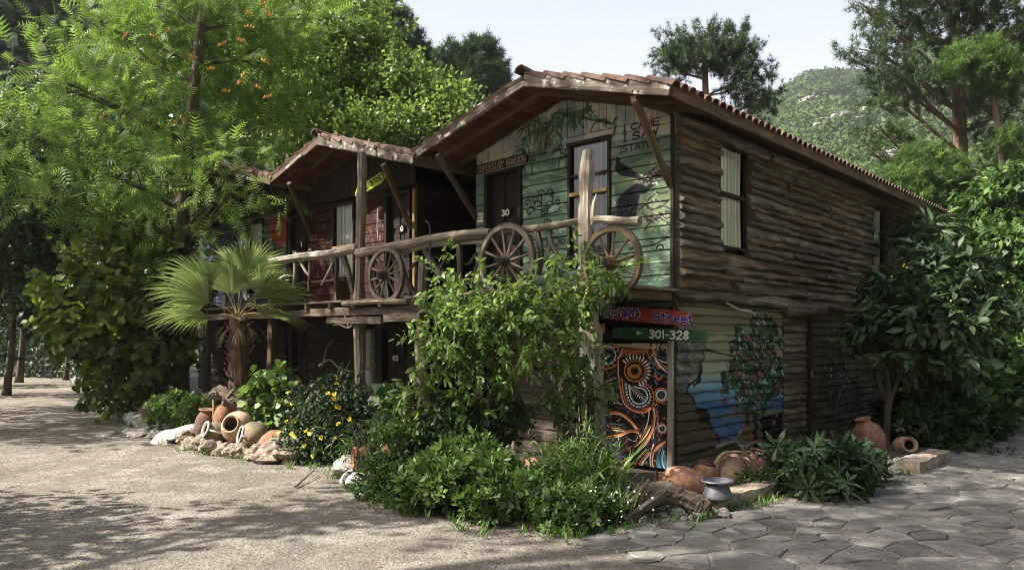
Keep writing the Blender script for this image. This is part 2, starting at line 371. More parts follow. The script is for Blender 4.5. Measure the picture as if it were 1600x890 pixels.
M['terrapale'] = stone('pale_clay', (.13, .08, .05), (.31, .205, .13), (.43, .32, .22), 4, .5, .3, (.09, .06, .04))
M['terradark'] = stone('dark_clay', (.05, .026, .018), (.13, .065, .042), (.2, .115, .075), 3, .3, .2, (.03, .02, .02))
M['mossy'] = stone('mossy_clay', (.06, .06, .03), (.17, .14, .08), (.3, .22, .13), 3, .3, .2, (.05, .04, .03))
M['whiteglaze'] = plain('white_glaze', (.7, .68, .62), .4)
M['zinc'] = plain('old_grey_metal', (.10, .105, .12), .55, .3)
M['iron'] = plain('rusty_iron', (.06, .035, .025), .6, .4)
M['brass'] = plain('brass', (.6, .42, .12), .35, .8)
M['white'] = plain('white_paint', (.75, .74, .70), .6)
M['core'] = plain('shade_and_underlay_dark', (.012, .010, .009), .95)  # near-black: painted darkness for interiors and hub holes; also the roof underlay
M['curtain'] = None
N = NT('curtain_cloth'); wv = N.n('ShaderNodeTexWave'); wv.inputs['Scale'].default_value = 3.4; wv.inputs['Distortion'].default_value = 1.0; N.l(N.coord('UV', (1, .15, 1)), wv.inputs['Vector'])
N.col(N.mix(wv.outputs['Fac'], (.38, .39, .37), (.68, .69, .66))); N.rough(.9); N.bump(wv.outputs['Fac'], .5, .03); M['curtain'] = N.m
N = NT('grey_curtain_cloth'); wv = N.n('ShaderNodeTexWave'); wv.inputs['Scale'].default_value = 2.2; wv.inputs['Distortion'].default_value = 1.0; N.l(N.coord('UV', (1, .15, 1)), wv.inputs['Vector'])
N.col(N.mix(wv.outputs['Fac'], (.035, .038, .042), (.19, .195, .20))); N.rough(.9); N.bump(wv.outputs['Fac'], .5, .03); M['curtaing'] = N.m
def glass(name, f=.25):
    N = NT(name); t = N.n('ShaderNodeBsdfTransparent'); g = N.n('ShaderNodeBsdfGlossy'); g.inputs['Roughness'].default_value = .06
    fr = N.n('ShaderNodeFresnel'); fr.inputs[0].default_value = 1.5; ms = N.n('ShaderNodeMixShader')
    N.l(N.math('ADD', N.math('MULTIPLY', fr.outputs[0], .8), f), ms.inputs[0]); N.l(t.outputs[0], ms.inputs[1]); N.l(g.outputs[0], ms.inputs[2]); N.l(ms.outputs[0], N.out.inputs[0]); return N.m
M['glass'] = glass('window_glass', .06)
# foliage
M['lf_silk'] = leafm('silk_oak_leaf', (.045, .08, .022), (.15, .235, .062), (.31, .42, .125), .45, .55, .25)
M['lf_broad'] = leafm('broadleaf_leaf', (.035, .065, .018), (.11, .18, .045), (.23, .32, .085), .4)
M['lf_broad2'] = leafm('broadleaf_leaf_painted_sun', (.045, .078, .022), (.16, .235, .062), (.34, .42, .13), .46)  # brighter copy of the broadleaf tones: sunlight put into the leaf colour
M['lf_hazel'] = leafm('round_leaf', (.04, .065, .018), (.11, .165, .032), (.27, .32, .05), .4)
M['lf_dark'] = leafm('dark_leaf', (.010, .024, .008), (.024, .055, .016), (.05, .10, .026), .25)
M['lf_pine'] = leafm('pine_needles', (.014, .028, .012), (.035, .07, .022), (.085, .145, .035), .25, .6)
M['lf_pineb'] = leafm('bright_pine_needles', (.02, .045, .012), (.07, .14, .025), (.16, .27, .05), .3, .6)
M['lf_shrub'] = leafm('shrub_leaf', (.04, .07, .02), (.12, .195, .05), (.28, .37, .11), .4, .45, .3)
M['lf_low'] = leafm('low_bush_leaf', (.03, .055, .018), (.09, .155, .04), (.22, .31, .085), .34, .5, .3)
M['lf_loquat'] = leafm('large_dark_leaf', (.014, .028, .012), (.036, .066, .028), (.085, .13, .05), .22, .5, .25)
M['lf_right'] = leafm('glossy_right_leaf', (.02, .045, .014), (.06, .12, .03), (.15, .25, .06), .3, .45, .3)
M['lf_palm'] = leafm('palm_leaf', (.055, .085, .03), (.16, .215, .09), (.38, .44, .23), .33, .35, .5)
M['lf_dry'] = leafm('dry_palm_leaf', (.08, .055, .03), (.20, .15, .09), (.4, .34, .24), .2, .6, .2)
M['lf_hill'] = leafm('hill_tree_leaf', (.022, .042, .014), (.055, .095, .028), (.115, .17, .048), .22, .7, .1)
M['lf_grass'] = leafm('grass_blade', (.04, .09, .02), (.10, .19, .04), (.25, .36, .10), .3, .5, .3)
M['fl_yellow'] = plain('yellow_petals', (.75, .58, .03), .6)
M['fl_white'] = plain('white_petals', (.8, .8, .75), .6)
M['fl_orange'] = plain('orange_bloom', (.50, .24, .035), .7)
M['pebble'] = stone('gravel_pebble', (.06, .055, .048), (.13, .12, .105), (.22, .205, .18), 3, .3, 0)
M['hillrock'] = stone('hill_rock', (.12, .115, .105), (.20, .19, .175), (.28, .27, .25), 1.2, 1, .3)
M['fruit'] = plain('yellow_fruit', (.7, .42, .04), .45)
M['pom'] = plain('fig_fruit', (.3, .2, .05), .5)
# ------------------------------------------------------------------ murals
def zc(x0, y0, k, f, d=0.0): return lambda pts: [f(x0+a/k, y0+b/k, d) for a, b in pts]
def paint_facade():
    c = Canvas(-3.75, 2.2, .05, 5.45, 150, (72, 112, 78))
    F1 = zc(640, 90, 3.56, FP); F2 = zc(810, 200, 3.18, FP)
    # sky-tan upper boards
    c.fill([(-3.8, 4.50), (-1.9, 4.56), (-1.8, 4.45), (-.9, 4.5), (.1, 4.42), (.1, 5.6), (-3.8, 5.6)], (172, 160, 126))
    c.mottle(.5, (104, 124, 140), .75, 3, .5); c.mottle(.3, (176, 160, 120), .45, 9, .55)
    c.fill([(-3.8, 2.0), (-3.8, 4.50), (-1.75, 4.42), (-1.75, 2.0)], (74, 122, 88))
    c.fill([(-1.1, 2.0), (-1.1, 4.02)]+[FP(960, 255), FP(985, 243), FP(1005, 240), FP(1018, 248), FP(1040, 232), FP(1060, 225)]+[(.1, 2.0)], (80, 128, 88))
    for i in range(150):
        x = R.uniform(-3.7, 0); z = R.uniform(2.2, 4.4)
        if -1.9 < x < -1.0 and R.random() < .8: continue
        l = R.uniform(.2, .9); col = R.choice([(50, 92, 62), (98, 146, 100), (124, 166, 112), (66, 112, 76), (138, 172, 128), (52, 86, 52)])
        c.stroke([(x, z), (x+l*.5, z+R.uniform(-.03, .08)), (x+l, z+R.uniform(-.08, .08))], R.uniform(.03, .14), col, .6, True)
    # yellow-green field on the right
    for i in range(60):
        x = R.uniform(-1.0, 0); z = R.uniform(3.2, 4.15)
        c.stroke([(x, z), (x+.3, z+.03)], R.uniform(.04, .1), R.choice([(120, 150, 74), (100, 136, 66), (140, 164, 96), (88, 124, 66)]), .6, True)
    c.fill([(-1.1, 2.2), (-1.1, 3.9), (.1, 3.9), (.1, 2.2)], (58, 100, 60), .35); c.fill([(-3.7, 2.2), (-3.7, 2.75), (-2, 2.62), (-1, 2.8), (.1, 2.7), (.1, 2.2)], (40, 84, 54), .6)  # first overlay darkens the lower right boards: weaker light put into the paint
    for i in range(90):
        c.stroke([(x := R.uniform(-1, 0), z := R.uniform(2.45, 3.1)), (x+R.uniform(.03, .15), z+R.uniform(-.01, .02))], .014, (176, 192, 166), .45)
    # fern tree across the gable boards
    fr = [[(750, 500), (760, 460), (700, 420), (650, 480), (610, 520)], [(750, 450), (800, 400), (880, 370), (960, 340), (1150, 375)],
          [(760, 440), (740, 380), (720, 350), (640, 400)], [(800, 400), (820, 330), (900, 310), (1000, 300)], [(750, 500), (700, 560), (640, 610)], [(760, 480), (830, 500), (870, 560)]]
    for f in fr:
        q = [tuple(v) for v in crv(F1(f), 8)]; c.stroke(q, .035, (52, 42, 30))
        for i in range(len(q)):
            for k in range(2):
                p = q[i]; a = R.uniform(0, 6.28); l = R.uniform(.08, .24)
                c.stroke([p, (p[0]+l*.6*math.cos(a), p[1]+l*.5*math.sin(a)), (p[0]+l*math.cos(a), p[1]+l*math.sin(a)-.05)], .045, R.choice([(46, 84, 50), (70, 116, 64), (36, 66, 44), (92, 134, 84)]), .85, True)
    c.stroke(F1([(745, 500), (755, 450), (762, 420)]), .05, (150, 84, 46))
    # lettering
    dk = (34, 18, 16)
    for t, a, h, wd in (('I CAME', (975, 207), .085, .118), ('I SAW', (975, 222.5), .10, .14), ('ISTAYED', (970, 239.5), .082, .10)):
        p = FP(*a); c.text(t, p[0], p[1], h, wd, dk, thick=.20, wob=.015)
    # scrollwork
    def curl(x, z, r, s=1, w_=.022, col=(28, 34, 26)):
        c.stroke([(x+s*(r*math.cos(t)*(1-t/7.5)), z+r*math.sin(t)*(1-t/7.5)) for t in [k*.4 for k in range(16)]], w_, col)
    for a, b, s, r in ((735, 200, 1, 15), (790, 200, -1, 18), (700, 235, 1, 14), (660, 250, 1, 13), (720, 260, -1, 15), (780, 262, 1, 15), (830, 250, -1, 12), (675, 300, 1, 18), (760, 300, -1, 16)):
        p = F1([(a, 560+(b))])[0]; curl(p[0], p[1], r/3.56/119*2.0, s)
    for pts in ([(740, 890), (738, 820), (740, 760)], [(740, 860), (790, 830), (800, 790), (795, 750)], [(738, 850), (690, 840), (680, 820)], [(740, 880), (820, 860), (845, 830)]):
        c.stroke([tuple(v) for v in crv(F1(pts), 5)], .022, (28, 34, 26))
    for i in range(26): curl(-2.6+R.uniform(0, .8), R.uniform(2.5, 3.5), R.uniform(.04, .10), R.choice([-1, 1]), .018)
    # two peacocks, blossom twigs
    for i in range(22):
        a0 = (R.choice([470, 600, 620, 640]), R.uniform(240, 300) if i % 2 else R.uniform(370, 500)); pts = [a0]
        for k in range(4): pts.append((pts[-1][0]+R.uniform(15, 45), pts[-1][1]+R.uniform(-32, 20)))
        q = [tuple(v) for v in crv(F2(pts), 4)]; c.stroke(q, .014, (44, 30, 26))
        for p in q[::3]:
            c.dot((p[0]+R.uniform(-.03, .03), p[1]+R.uniform(-.03, .03)), .013, R.choice([(120, 60, 56), (180, 150, 130), (80, 40, 38)]))
    for i in range(90):
        p = F2([(R.uniform(600, 770), R.uniform(420, 530))])[0]; c.dot(p, R.uniform(.006, .013), R.choice([(30, 50, 34), (50, 60, 40), (130, 140, 110)]))
    nv = (16, 20, 38)
    c.fill(F2([(490, 150), (505, 150), (512, 175), (545, 190), (575, 215), (635, 255), (640, 262), (600, 255), (560, 245), (520, 240), (492, 225), (484, 200), (492, 180)]), nv)
    c.stroke(F2([(505, 160), (497, 150), (492, 165)]), .03, nv)
    c.fill(F2([(690, 272), (660, 300), (640, 325), (610, 332), (600, 370), (590, 430), (585, 490), (470, 490), (470, 420), (495, 360), (540, 310), (590, 275), (625, 285), (640, 300), (655, 290), (675, 270)]), nv)
    c.stroke(F2([(670, 278), (690, 272), (694, 282)]), .02, (190, 200, 200))
    for i in range(60):
        p = F2([(R.uniform(475, 585), R.uniform(380, 490))])[0]; c.stroke([p, (p[0]+.012, p[1]+.02)], .009, R.choice([(80, 96, 96), (50, 70, 90), (120, 130, 110)]))
    c.stroke([tuple(v) for v in crv(F2([(560, 600), (620, 590), (680, 580), (730, 550), (765, 545)]), 5)], .03, (34, 50, 34)); 
    p = F2([(712, 598)])[0]; curl(p[0], p[1], .06, -1, .025)
    c.mottle(.09, (60, 70, 54), .25, 77, .62)
    return c
def paint_side():
    c = Canvas(-.05, -.05, 8.6, 2.45, 110, (88, 76, 54))
    F = zc(1050, 480, 3.709, SP)
    c.mottle(.3, (64, 52, 38), .8, 5); c.mottle(.15, (124, 110, 80), .35, 6, .6)
    # sky to water: ochre, pale green, cyan, blue
    out = F([(0, 0), (60, 20), (110, 90), (185, 200), (185, 330), (150, 400), (75, 480), (120, 560), (200, 600), (230, 700), (275, 800), (420, 780), (480, 760), (640, 760), (640, 30), (350, 0), (0, 0)])
    c.fill(out, (122, 114, 70))
    for y0, y1, col in ((180, 330, (140, 148, 96)), (320, 440, (146, 168, 128)), (430, 500, (112, 168, 178)), (490, 580, (70, 134, 178)), (570, 800, (44, 96, 160))):
        for k in range(14):
            a = R.uniform(y0, y1); q = F([(75, a), (250, a-8), (450, a-20), (630, a-35)])
            c.stroke(q, .14, col, .7)
    # painted cliff left
    c.fill(F([(0, 90), (100, 110), (175, 160), (190, 215), (172, 300), (178, 345), (110, 440), (70, 485), (60, 470), (0, 480), (0, 90)]), (96, 92, 82))
    for k in range(40):
        a = R.uniform(0, 150); b = R.uniform(130, 430); q = F([(a, b), (a+R.uniform(10, 50), b+R.uniform(-25, 25))]); c.stroke(q, .05, R.choice([(138, 132, 118), (54, 50, 44), (112, 106, 90), (160, 154, 138)]), .6, True)
    c.fill(F([(0, 480), (75, 485), (115, 520), (125, 580), (195, 600), (215, 680), (275, 800), (300, 900), (0, 900)]), (86, 72, 48))
    c.stroke(F([(75, 485), (115, 520), (128, 585), (195, 595), (218, 685), (275, 800)]), .03, (22, 16, 12)); c.stroke(F([(185, 235), (178, 290), (150, 400), (72, 480)]), .025, (24, 20, 16))
    c.fill(F([(130, 440), (150, 380), (178, 350), (160, 430), (110, 470)]), (28, 24, 18)); c.fill(F([(125, 590), (200, 590), (215, 680), (150, 660)]), (38, 28, 20))
    c.stroke(F([(190, 245), (330, 280), (500, 300)]), .02, (30, 28, 18))
    # tree with red fruit
    c.fill(F([(400, 640), (450, 610), (520, 650), (520, 780), (400, 780)]), (120, 84, 52)); c.fill(F([(500, 640), (640, 600), (640, 780), (520, 780)]), (16, 22, 14))
    c.stroke(F([(480, 800), (475, 700), (470, 560)]), .14, (34, 24, 18)); c.stroke(F([(475, 640), (540, 560)]), .06, (34, 24, 18))
    ell_ = lambda: (lambda t, r: (475+(165+28*math.sin(5*t)+16*math.sin(9*t+1))*r*math.cos(t), 365+(280+30*math.sin(4*t+1)+20*math.sin(11*t))*r*math.sin(t)-(30 if math.cos(t) > 0 else 0)))(R.uniform(0, 6.28), R.random()**.5)
    for i in range(260):
        p = ell_(); 
        if p[0] < 330 and p[1] < 300: p = (p[0]+120, p[1])
        q = F([p])[0]; c.dot(q, R.uniform(.05, .1), R.choice([(22, 48, 26), (30, 62, 34), (18, 34, 22), (44, 84, 48)]))
    for i in range(1500):
        p = ell_()
        if p[0] < 330 and p[1] < 300: continue
        q = F([p])[0]; a = R.uniform(0, 6.28); l = R.uniform(.03, .09)
        c.stroke([q, (q[0]+l*math.cos(a)*.6, q[1]+l*math.sin(a)*.6), (q[0]+l*math.cos(a), q[1]+l*math.sin(a))], R.uniform(.012, .03), R.choice([(84, 142, 84), (52, 104, 58), (110, 164, 106), (14, 24, 18), (36, 74, 42), (196, 214, 214), (20, 30, 20)]), .9, True)
    for a, b in ((440, 180), (540, 165), (470, 250), (375, 268), (565, 262), (455, 320), (548, 330), (378, 388), (508, 388), (462, 410), (288, 475), (425, 490), (495, 515), (590, 500), (608, 455), (295, 540), (570, 555), (358, 590), (455, 595), (600, 625), (585, 672)):
        q = F([(a, b)])[0]; c.dot(q, .062, (70, 26, 20)); c.dot((q[0]+.006, q[1]+.008), .05, (158, 66, 44)); c.dot((q[0]-.012, q[1]+.02), .016, (206, 120, 90))
    # faded flowers right of the door
    G = zc(1240, 480, 5.561, SP)
    for i in range(500):
        p = (R.uniform(220, 490), R.uniform(300, 820)); q = G([p])[0]; c.dot(q, R.uniform(.015, .05), R.choice([(30, 48, 36), (40, 62, 46), (52, 66, 48), (24, 36, 30)]), .55)
    for i in range(500):
        p = (R.uniform(540, 1000), R.uniform(330, 650)); q = G([p])[0]; c.dot(q, R.uniform(.01, .035), R.choice([(120, 62, 32), (150, 84, 40), (70, 92, 56), (90, 60, 36), (60, 84, 60), (164, 110, 70)]), .6)
    for p in ((410, 345), (310, 410), (345, 460), (270, 510), (320, 525), (440, 505), (320, 580), (395, 580), (460, 620), (435, 668), (320, 730), (380, 760), (455, 765)):
        q = G([p])[0]; c.stroke([q, (q[0]+.03, q[1]-.04)], .03, (196, 200, 190))
    return c
def paint_paisley():
    c = Canvas(-1.26, -.05, .04, 1.78, 260, (170, 150, 112))
    Z = zc(940, 530, 4.045, FP); c.mottle(.2, (196, 182, 150), .6, 4)
    c.fill(Z([(45, 70), (140, 50), (300, 60), (425, 60), (435, 250), (432, 600), (436, 850), (250, 868), (150, 862), (60, 700), (35, 500), (30, 250)]), (30, 22, 18))
    org, wh, tl, pu, dk, yl = (206, 112, 52), (208, 204, 196), (58, 104, 116), (88, 78, 122), (22, 16, 14), (160, 122, 62)
    cols = [org, wh, tl, pu, yl, (120, 62, 34)]
    def st(pts, w_, col, tp=False, n=7): c.stroke([tuple(v) for v in crv(Z(pts), n)], w_/4.045/119*1.03, col, 1, tp)
    for i in range(420):
        x = R.uniform(45, 425); y = R.uniform(75, 850); a = R.uniform(0, 6.28); r = R.uniform(8, 26)
        st([(x+r*math.cos(a+t)*(1-t*.12), y+r*math.sin(a+t)*(1-t*.12)) for t in (0, .7, 1.4, 2.1)], R.uniform(3, 6), R.choice(cols), True, 4)
    for (cx, cy, r0) in ((50, 100, 85), (430, 60, 125), (60, 330, 36), (395, 350, 44), (400, 560, 28)):
        for k, q in enumerate((1, .84, .68, .52, .36, .2)):
            st([(cx+r0*q*math.cos(t), cy+r0*q*math.sin(t)) for t in [j*.52 for j in range(13)]], 7 if k % 2 else 9, [org, dk, wh, tl, dk, pu][k])
        for j in range(14): st([(cx+r0*.92*math.cos(j*.45), cy+r0*.92*math.sin(j*.45)), (cx+r0*.78*math.cos(j*.45+.1), cy+r0*.78*math.sin(j*.45+.1))], 5, wh)
    for j in range(9): st([(150+j*16, 110-j*2), (165+j*16, 78), (178+j*16, 58)], 10, org, True)
    td = [(150, 235), (156, 300), (165, 360), (195, 415), (250, 440), (310, 425), (342, 375), (330, 315), (290, 280), (235, 268), (200, 250), (175, 225)]
    cen = np.array((255, 355)); T = np.array(td, float)
    for q, col in ((1.16, dk), (1.1, org), (1.0, dk), (.94, pu), (.86, wh), (.76, dk), (.66, wh), (.56, tl), (.48, dk)):
        P = [tuple(v) for v in crv([tuple(cen+(p-cen)*q) for p in T]+[tuple(cen+(T[0]-cen)*q)], 5)]; c.fill(Z(P), col)
    for j in range(30):
        k = j/30*len(td); p = T[int(k)]*(1-k % 1)+T[(int(k)+1) % len(td)]*(k % 1); v = cen+(p-cen)*.9; st([tuple(v), tuple(cen+(p-cen)*.8)], 6, dk if j % 2 else tl)
    st([(190, 290), (240, 340), (300, 390)], 4, wh)
    for j in range(8):
        x = 205+j*11; y = 303+j*10; st([(x, y), (x+22, y-8)], 5, wh, True); st([(x, y), (x-6, y+22)], 5, wh, True)
    fc = (228, 200)
    for q, col in ((92, dk), (70, org), (60, dk), (50, yl), (40, org), (27, (84, 40, 26)), (14, dk)): c.fill(Z([(fc[0]+q*math.cos(t*.3), fc[1]+q*math.sin(t*.3)) for t in range(21)]), col)
    for j in range(16):
        a = -2.4+j*.24; st([(fc[0]+74*math.cos(a), fc[1]+74*math.sin(a)), (fc[0]+102*math.cos(a), fc[1]+102*math.sin(a))], 13, wh, True)
        st([(fc[0]+44*math.cos(a), fc[1]+44*math.sin(a)), (fc[0]+62*math.cos(a), fc[1]+62*math.sin(a))], 6, dk)
    for pts, w_ in (([(125, 105), (122, 200), (135, 300), (160, 400), (230, 450), (300, 450), (350, 400)], 12), ([(345, 430), (352, 500), (330, 590), (270, 680), (165, 765)], 17), ([(35, 470), (130, 465), (215, 530), (270, 620)], 22),
                    ([(35, 615), (120, 605), (200, 575), (250, 585)], 18), ([(45, 680), (80, 770), (130, 870)], 14), ([(235, 860), (255, 790), (315, 715)], 26), ([(420, 640), (350, 700), (340, 790), (385, 862)], 12), ([(150, 60), (140, 90), (120, 120)], 18)):
        st(pts, w_+12, dk); st(pts, w_, org); st([(a+4, b+7) for a, b in pts], w_*.25, wh)
    c.fill(Z([tuple(v) for v in crv([(400, 660), (370, 720), (365, 790), (400, 845), (430, 820), (425, 740), (400, 660)], 5)]), tl)
    st([(400, 680), (385, 750), (410, 830)], 6, dk); st([(412, 700), (400, 760), (420, 820)], 4, wh)
    c.fill(Z([(55, 640), (120, 640), (150, 740), (155, 860), (120, 800)]), pu); st([(90, 650), (120, 740), (150, 850)], 7, tl); st([(70, 660), (110, 760)], 4, wh)
    st([(345, 70), (370, 140), (430, 190)], 26, org); st([(350, 95), (380, 160), (432, 205)], 14, wh)
    for j in range(9): c.dot(Z([(352+j*9.5, 100+j*12)])[0], .012, dk)
    st([(330, 120), (360, 200), (428, 235)], 12, tl); st([(355, 215), (375, 250), (400, 235)], 14, org)
    for j in range(26):
        a = j/25; c.dot(Z([(318-40*a*a, 450+150*a)])[0], .009, wh); c.dot(Z([(360+15*math.sin(a*5), 440+180*a)])[0], .008, (190, 110, 90))
        c.dot(Z([(345-20*math.sin(a*3), 660+190*a)])[0], .01, wh); c.dot(Z([(190+110*a, 800-110*a)])[0], .008, wh)
    for k in range(9):
        st([(40, 190+k*14), (80, 175+k*13), (118, 150+k*15)], 6, [org, dk, pu, yl, dk, tl, wh, dk, org][k], True)
    for k in range(6): st([(170+k*16, 690-k*4), (250+k*12, 640-k*8), (300+k*8, 560-k*6)], 6, [dk, yl, dk, org, wh, dk][k])
    for k in range(6): st([(165+k*18, 860), (190+k*18, 800-k*4), (250+k*14, 740-k*6)], 6, [pu, dk, org, dk, (120, 62, 34), wh][k], True)
    for k in range(5): st([(60+k*6, 520+k*12), (120, 520+k*13), (200-k*6, 560+k*5)], 6, [dk, tl, dk, yl, wh][k], True)
    st([(185, 625), (230, 640), (245, 610)], 5, wh); st([(370, 520), (385, 545), (410, 535)], 8, wh)
    return c

# ------------------------------------------------------------------ wall pieces
def put(axis, a, z, d):           # wall coordinates -> house-local point; axis 'f': along x on plane y=-d ; 's': along y on plane x=d
    return Vector((a, -d, z)) if axis == 'f' else Vector((d, a, z))
def slab(mb, axis, off, a0, a1, z0, z1, bulge=.05, wav=.018, seg=None, tuck=.03):
    """waney-edged slab log lapped over the one below"""
    n = seg or max(3, int((a1-a0)/.15)); ph = [R.uniform(0, 6.28) for _ in range(4)]; rings = []
    thin = R.uniform(.8, 1.25)
    for i in range(n+1):
        a = a0+(a1-a0)*i/n; x = a*2.1
        wb = wav*(.45*math.sin(x+ph[0])+.3*math.sin(2.7*x+ph[1])+.8*R.uniform(-1, 1)); wt = wav*.6*math.sin(1.7*x+ph[2]); b = bulge*thin*(1+.25*math.sin(1.3*x+ph[3])+.24*R.uniform(-1, 1))
        h = z1-z0
        rings.append([put(axis, a, z0+wb, off-.03), put(axis, a, z0+wb, off+b*.72), put(axis, a, z0+wb+h*.18, off+b*1.02), put(axis, a, z0+h*.5, off+b*.9),
                      put(axis, a, z1+wt-h*.05, off+b*.42), put(axis, a, z1+tuck, off-.005), put(axis, a, z1+tuck, off-.03)])
    if axis == 'f': rings = rings[::-1]
    mb.rings(rings, True)
def minus(a0, a1, z0, z1, holes):
    spans = [(a0, a1)]
    for h0, h1, k0, k1 in holes:
        if z1 <= k0+.02 or z0 >= k1-.02: continue
        ns = []
        for s0, s1 in spans:
            if h1 <= s0 or h0 >= s1: ns.append((s0, s1)); continue
            if h0-s0 > .04: ns.append((s0, h0))
            if s1-h1 > .04: ns.append((h1, s1))
        spans = ns
    return spans
def log_wall(par, axis, off, a0, a1, z0, z1, holes, mats, rh=(.13, .2), maxlen=3.6, bulge=.05, wav=.018, name='wall_log', mf=None):
    z = z0; row = 0
    while z < z1-.03:
        h = min(R.uniform(*rh), z1-z)
        if z1-z-h < .06: h = z1-z
        for s0, s1 in minus(a0, a1, z, z+h, holes):
            cuts = [s0]; x = s0+R.uniform(.4, 1)*maxlen
            while x < s1-.5: cuts.append(x); x += R.uniform(.6, 1.1)*maxlen
            cuts.append(s1)
            for c0, c1 in zip(cuts, cuts[1:]):
                m = MB(); slab(m, axis, off, c0+.004, c1-.004, z, z+h, bulge, wav)
                mat = mf(c0, c1, z) if mf else R.choice(mats)
                m.obj(name, mat, par, smooth=False)
        z += h; row += 1
def plank_wall(par, axis, off, a0, a1, z0, z1, holes, mat, rh=.17, name='wall_plank', zt=None):
    z = z0
    while z < z1-.02:
        h = min(rh*R.uniform(.9, 1.1), z1-z)
        for s0, s1 in minus(a0, a1, z, z+h, holes):
            m = MB(); d = off+R.uniform(.014, .024); n = max(1, int((s1-s0)/.8))
            tl = R.uniform(-.006, .006)
            rings = []
            for i in range(n+1):
                a = s0+(s1-s0)*i/n; j = R.uniform(-.004, .004)
                rings.append([put(axis, a, z+.005+j, off-.02), put(axis, a, z+.005+j, d-.006), put(axis, a, z+.012+j, d+.004), put(axis, a, z+h-.012, d+tl), put(axis, a, z+h-.004, d-.008), put(axis, a, z+h-.004, off-.02)])
            if axis == 'f': rings = rings[::-1]
            m.rings(rings); m.obj(name, mat, par)
        z += h
def gable_planks(par, off, a0, a1, z0, ztop, mat, w_=.145):
    a = a0
    while a < a1-.01:
        b = min(a+w_*R.uniform(.9, 1.1), a1); m = MB(); d = off+R.uniform(.012, .026); g = .004
        z0a = z0(a) if callable(z0) else z0; z0b = z0(b) if callable(z0) else z0; ta, tb = ztop(a), ztop(b)
        if max(ta-z0a, tb-z0b) > .02:
            ta = max(ta, z0a+.004); tb = max(tb, z0b+.004)
            bt = [Vector((a+g, -off+.02, z0a)), Vector((b-g, -off+.02, z0b)), Vector((b-g, -d+.005, z0b)), Vector((b-g-.006, -d, z0b)), Vector((a+g+.006, -d, z0a)), Vector((a+g, -d+.005, z0a))]
            tp = [Vector((p.x, p.y, ta+(tb-ta)*(p.x-a)/(b-a))) for p in bt]
            m.rings([bt, tp]); m.obj('gable_plank', mat, par)
        a = b
def window(par, axis, off, a0, a1, z0, z1, rail=None, fm='framew', cm='curtain', fw=.05, dep=.07, curt=1.0, cside=0, railm=None):
    f = MB(); F_ = lambda p, q, w_, h_: f.beam(p, q, w_, h_)
    P = lambda a, z, d: put(axis, a, z, d)
    upv = (0, 0, 1); nrm = Vector((0, 1, 0)) if axis == 'f' else Vector((1, 0, 0)); alv = Vector((1, 0, 0)) if axis == 'f' else Vector((0, 1, 0))
    d = off+.02
    for a in (a0+fw/2, a1-fw/2): f.beam(P(a, z0, d), P(a, z1, d), dep, fw, up=alv)
    for z in (z0+fw/2, z1-fw/2): f.beam(P(a0-.01, z, d+.003), P(a1+.01, z, d+.003), dep, fw, up=upv)
    fo = f.obj('window', M[fm], par)
    if rail:
        r = MB(); r.beam(P(a0+fw, rail, d+.002), P(a1-fw, rail, d+.002), dep+.02, .055, up=upv); r.obj('glazing_bar', M[railm or fm], fo)
    g = MB(); dg = off-.005
    g.face(tuple(range(4))) if False else None
    zs = [(z0+fw, (rail-.03) if rail else z1-fw)]+([(rail+.03, z1-fw)] if rail else [])
    for za, zb in zs:
        g = MB(); g.v = [tuple(P(a0+fw, za, dg)), tuple(P(a1-fw, za, dg)), tuple(P(a1-fw, zb, dg)), tuple(P(a0+fw, zb, dg))]; g.face((0, 1, 2, 3)); g.obj('pane', M['glass'], fo)
    # pleated curtain behind the glass
    c = MB(); n = 40; b0 = len(c.v); ww = (a1-a0-.06)*curt; s0 = a0+.03 if cside == 0 else a1-.03-ww
    ph = R.uniform(0, 6)
    for i in range(n+1):
        a = s0+ww*i/n; dd = off-.04+.016*math.sin(i*.95+ph)+.008*math.sin(i*2.3)
        for z in (z0+.04, (z0+z1)/2, z1-.03): c.v.append(tuple(P(a, z, dd+.01*math.sin(z*5+i*.3))))
    for i in range(n):
        for k in range(2):
            q = (i*3+k, (i+1)*3+k, (i+1)*3+k+1, i*3+k+1); c.face(q, [(i*.03, k), ((i+1)*.03, k), ((i+1)*.03, k+1), (i*.03, k+1)])
    c.obj('curtain', M[cm], fo, smooth=True)
    return fo
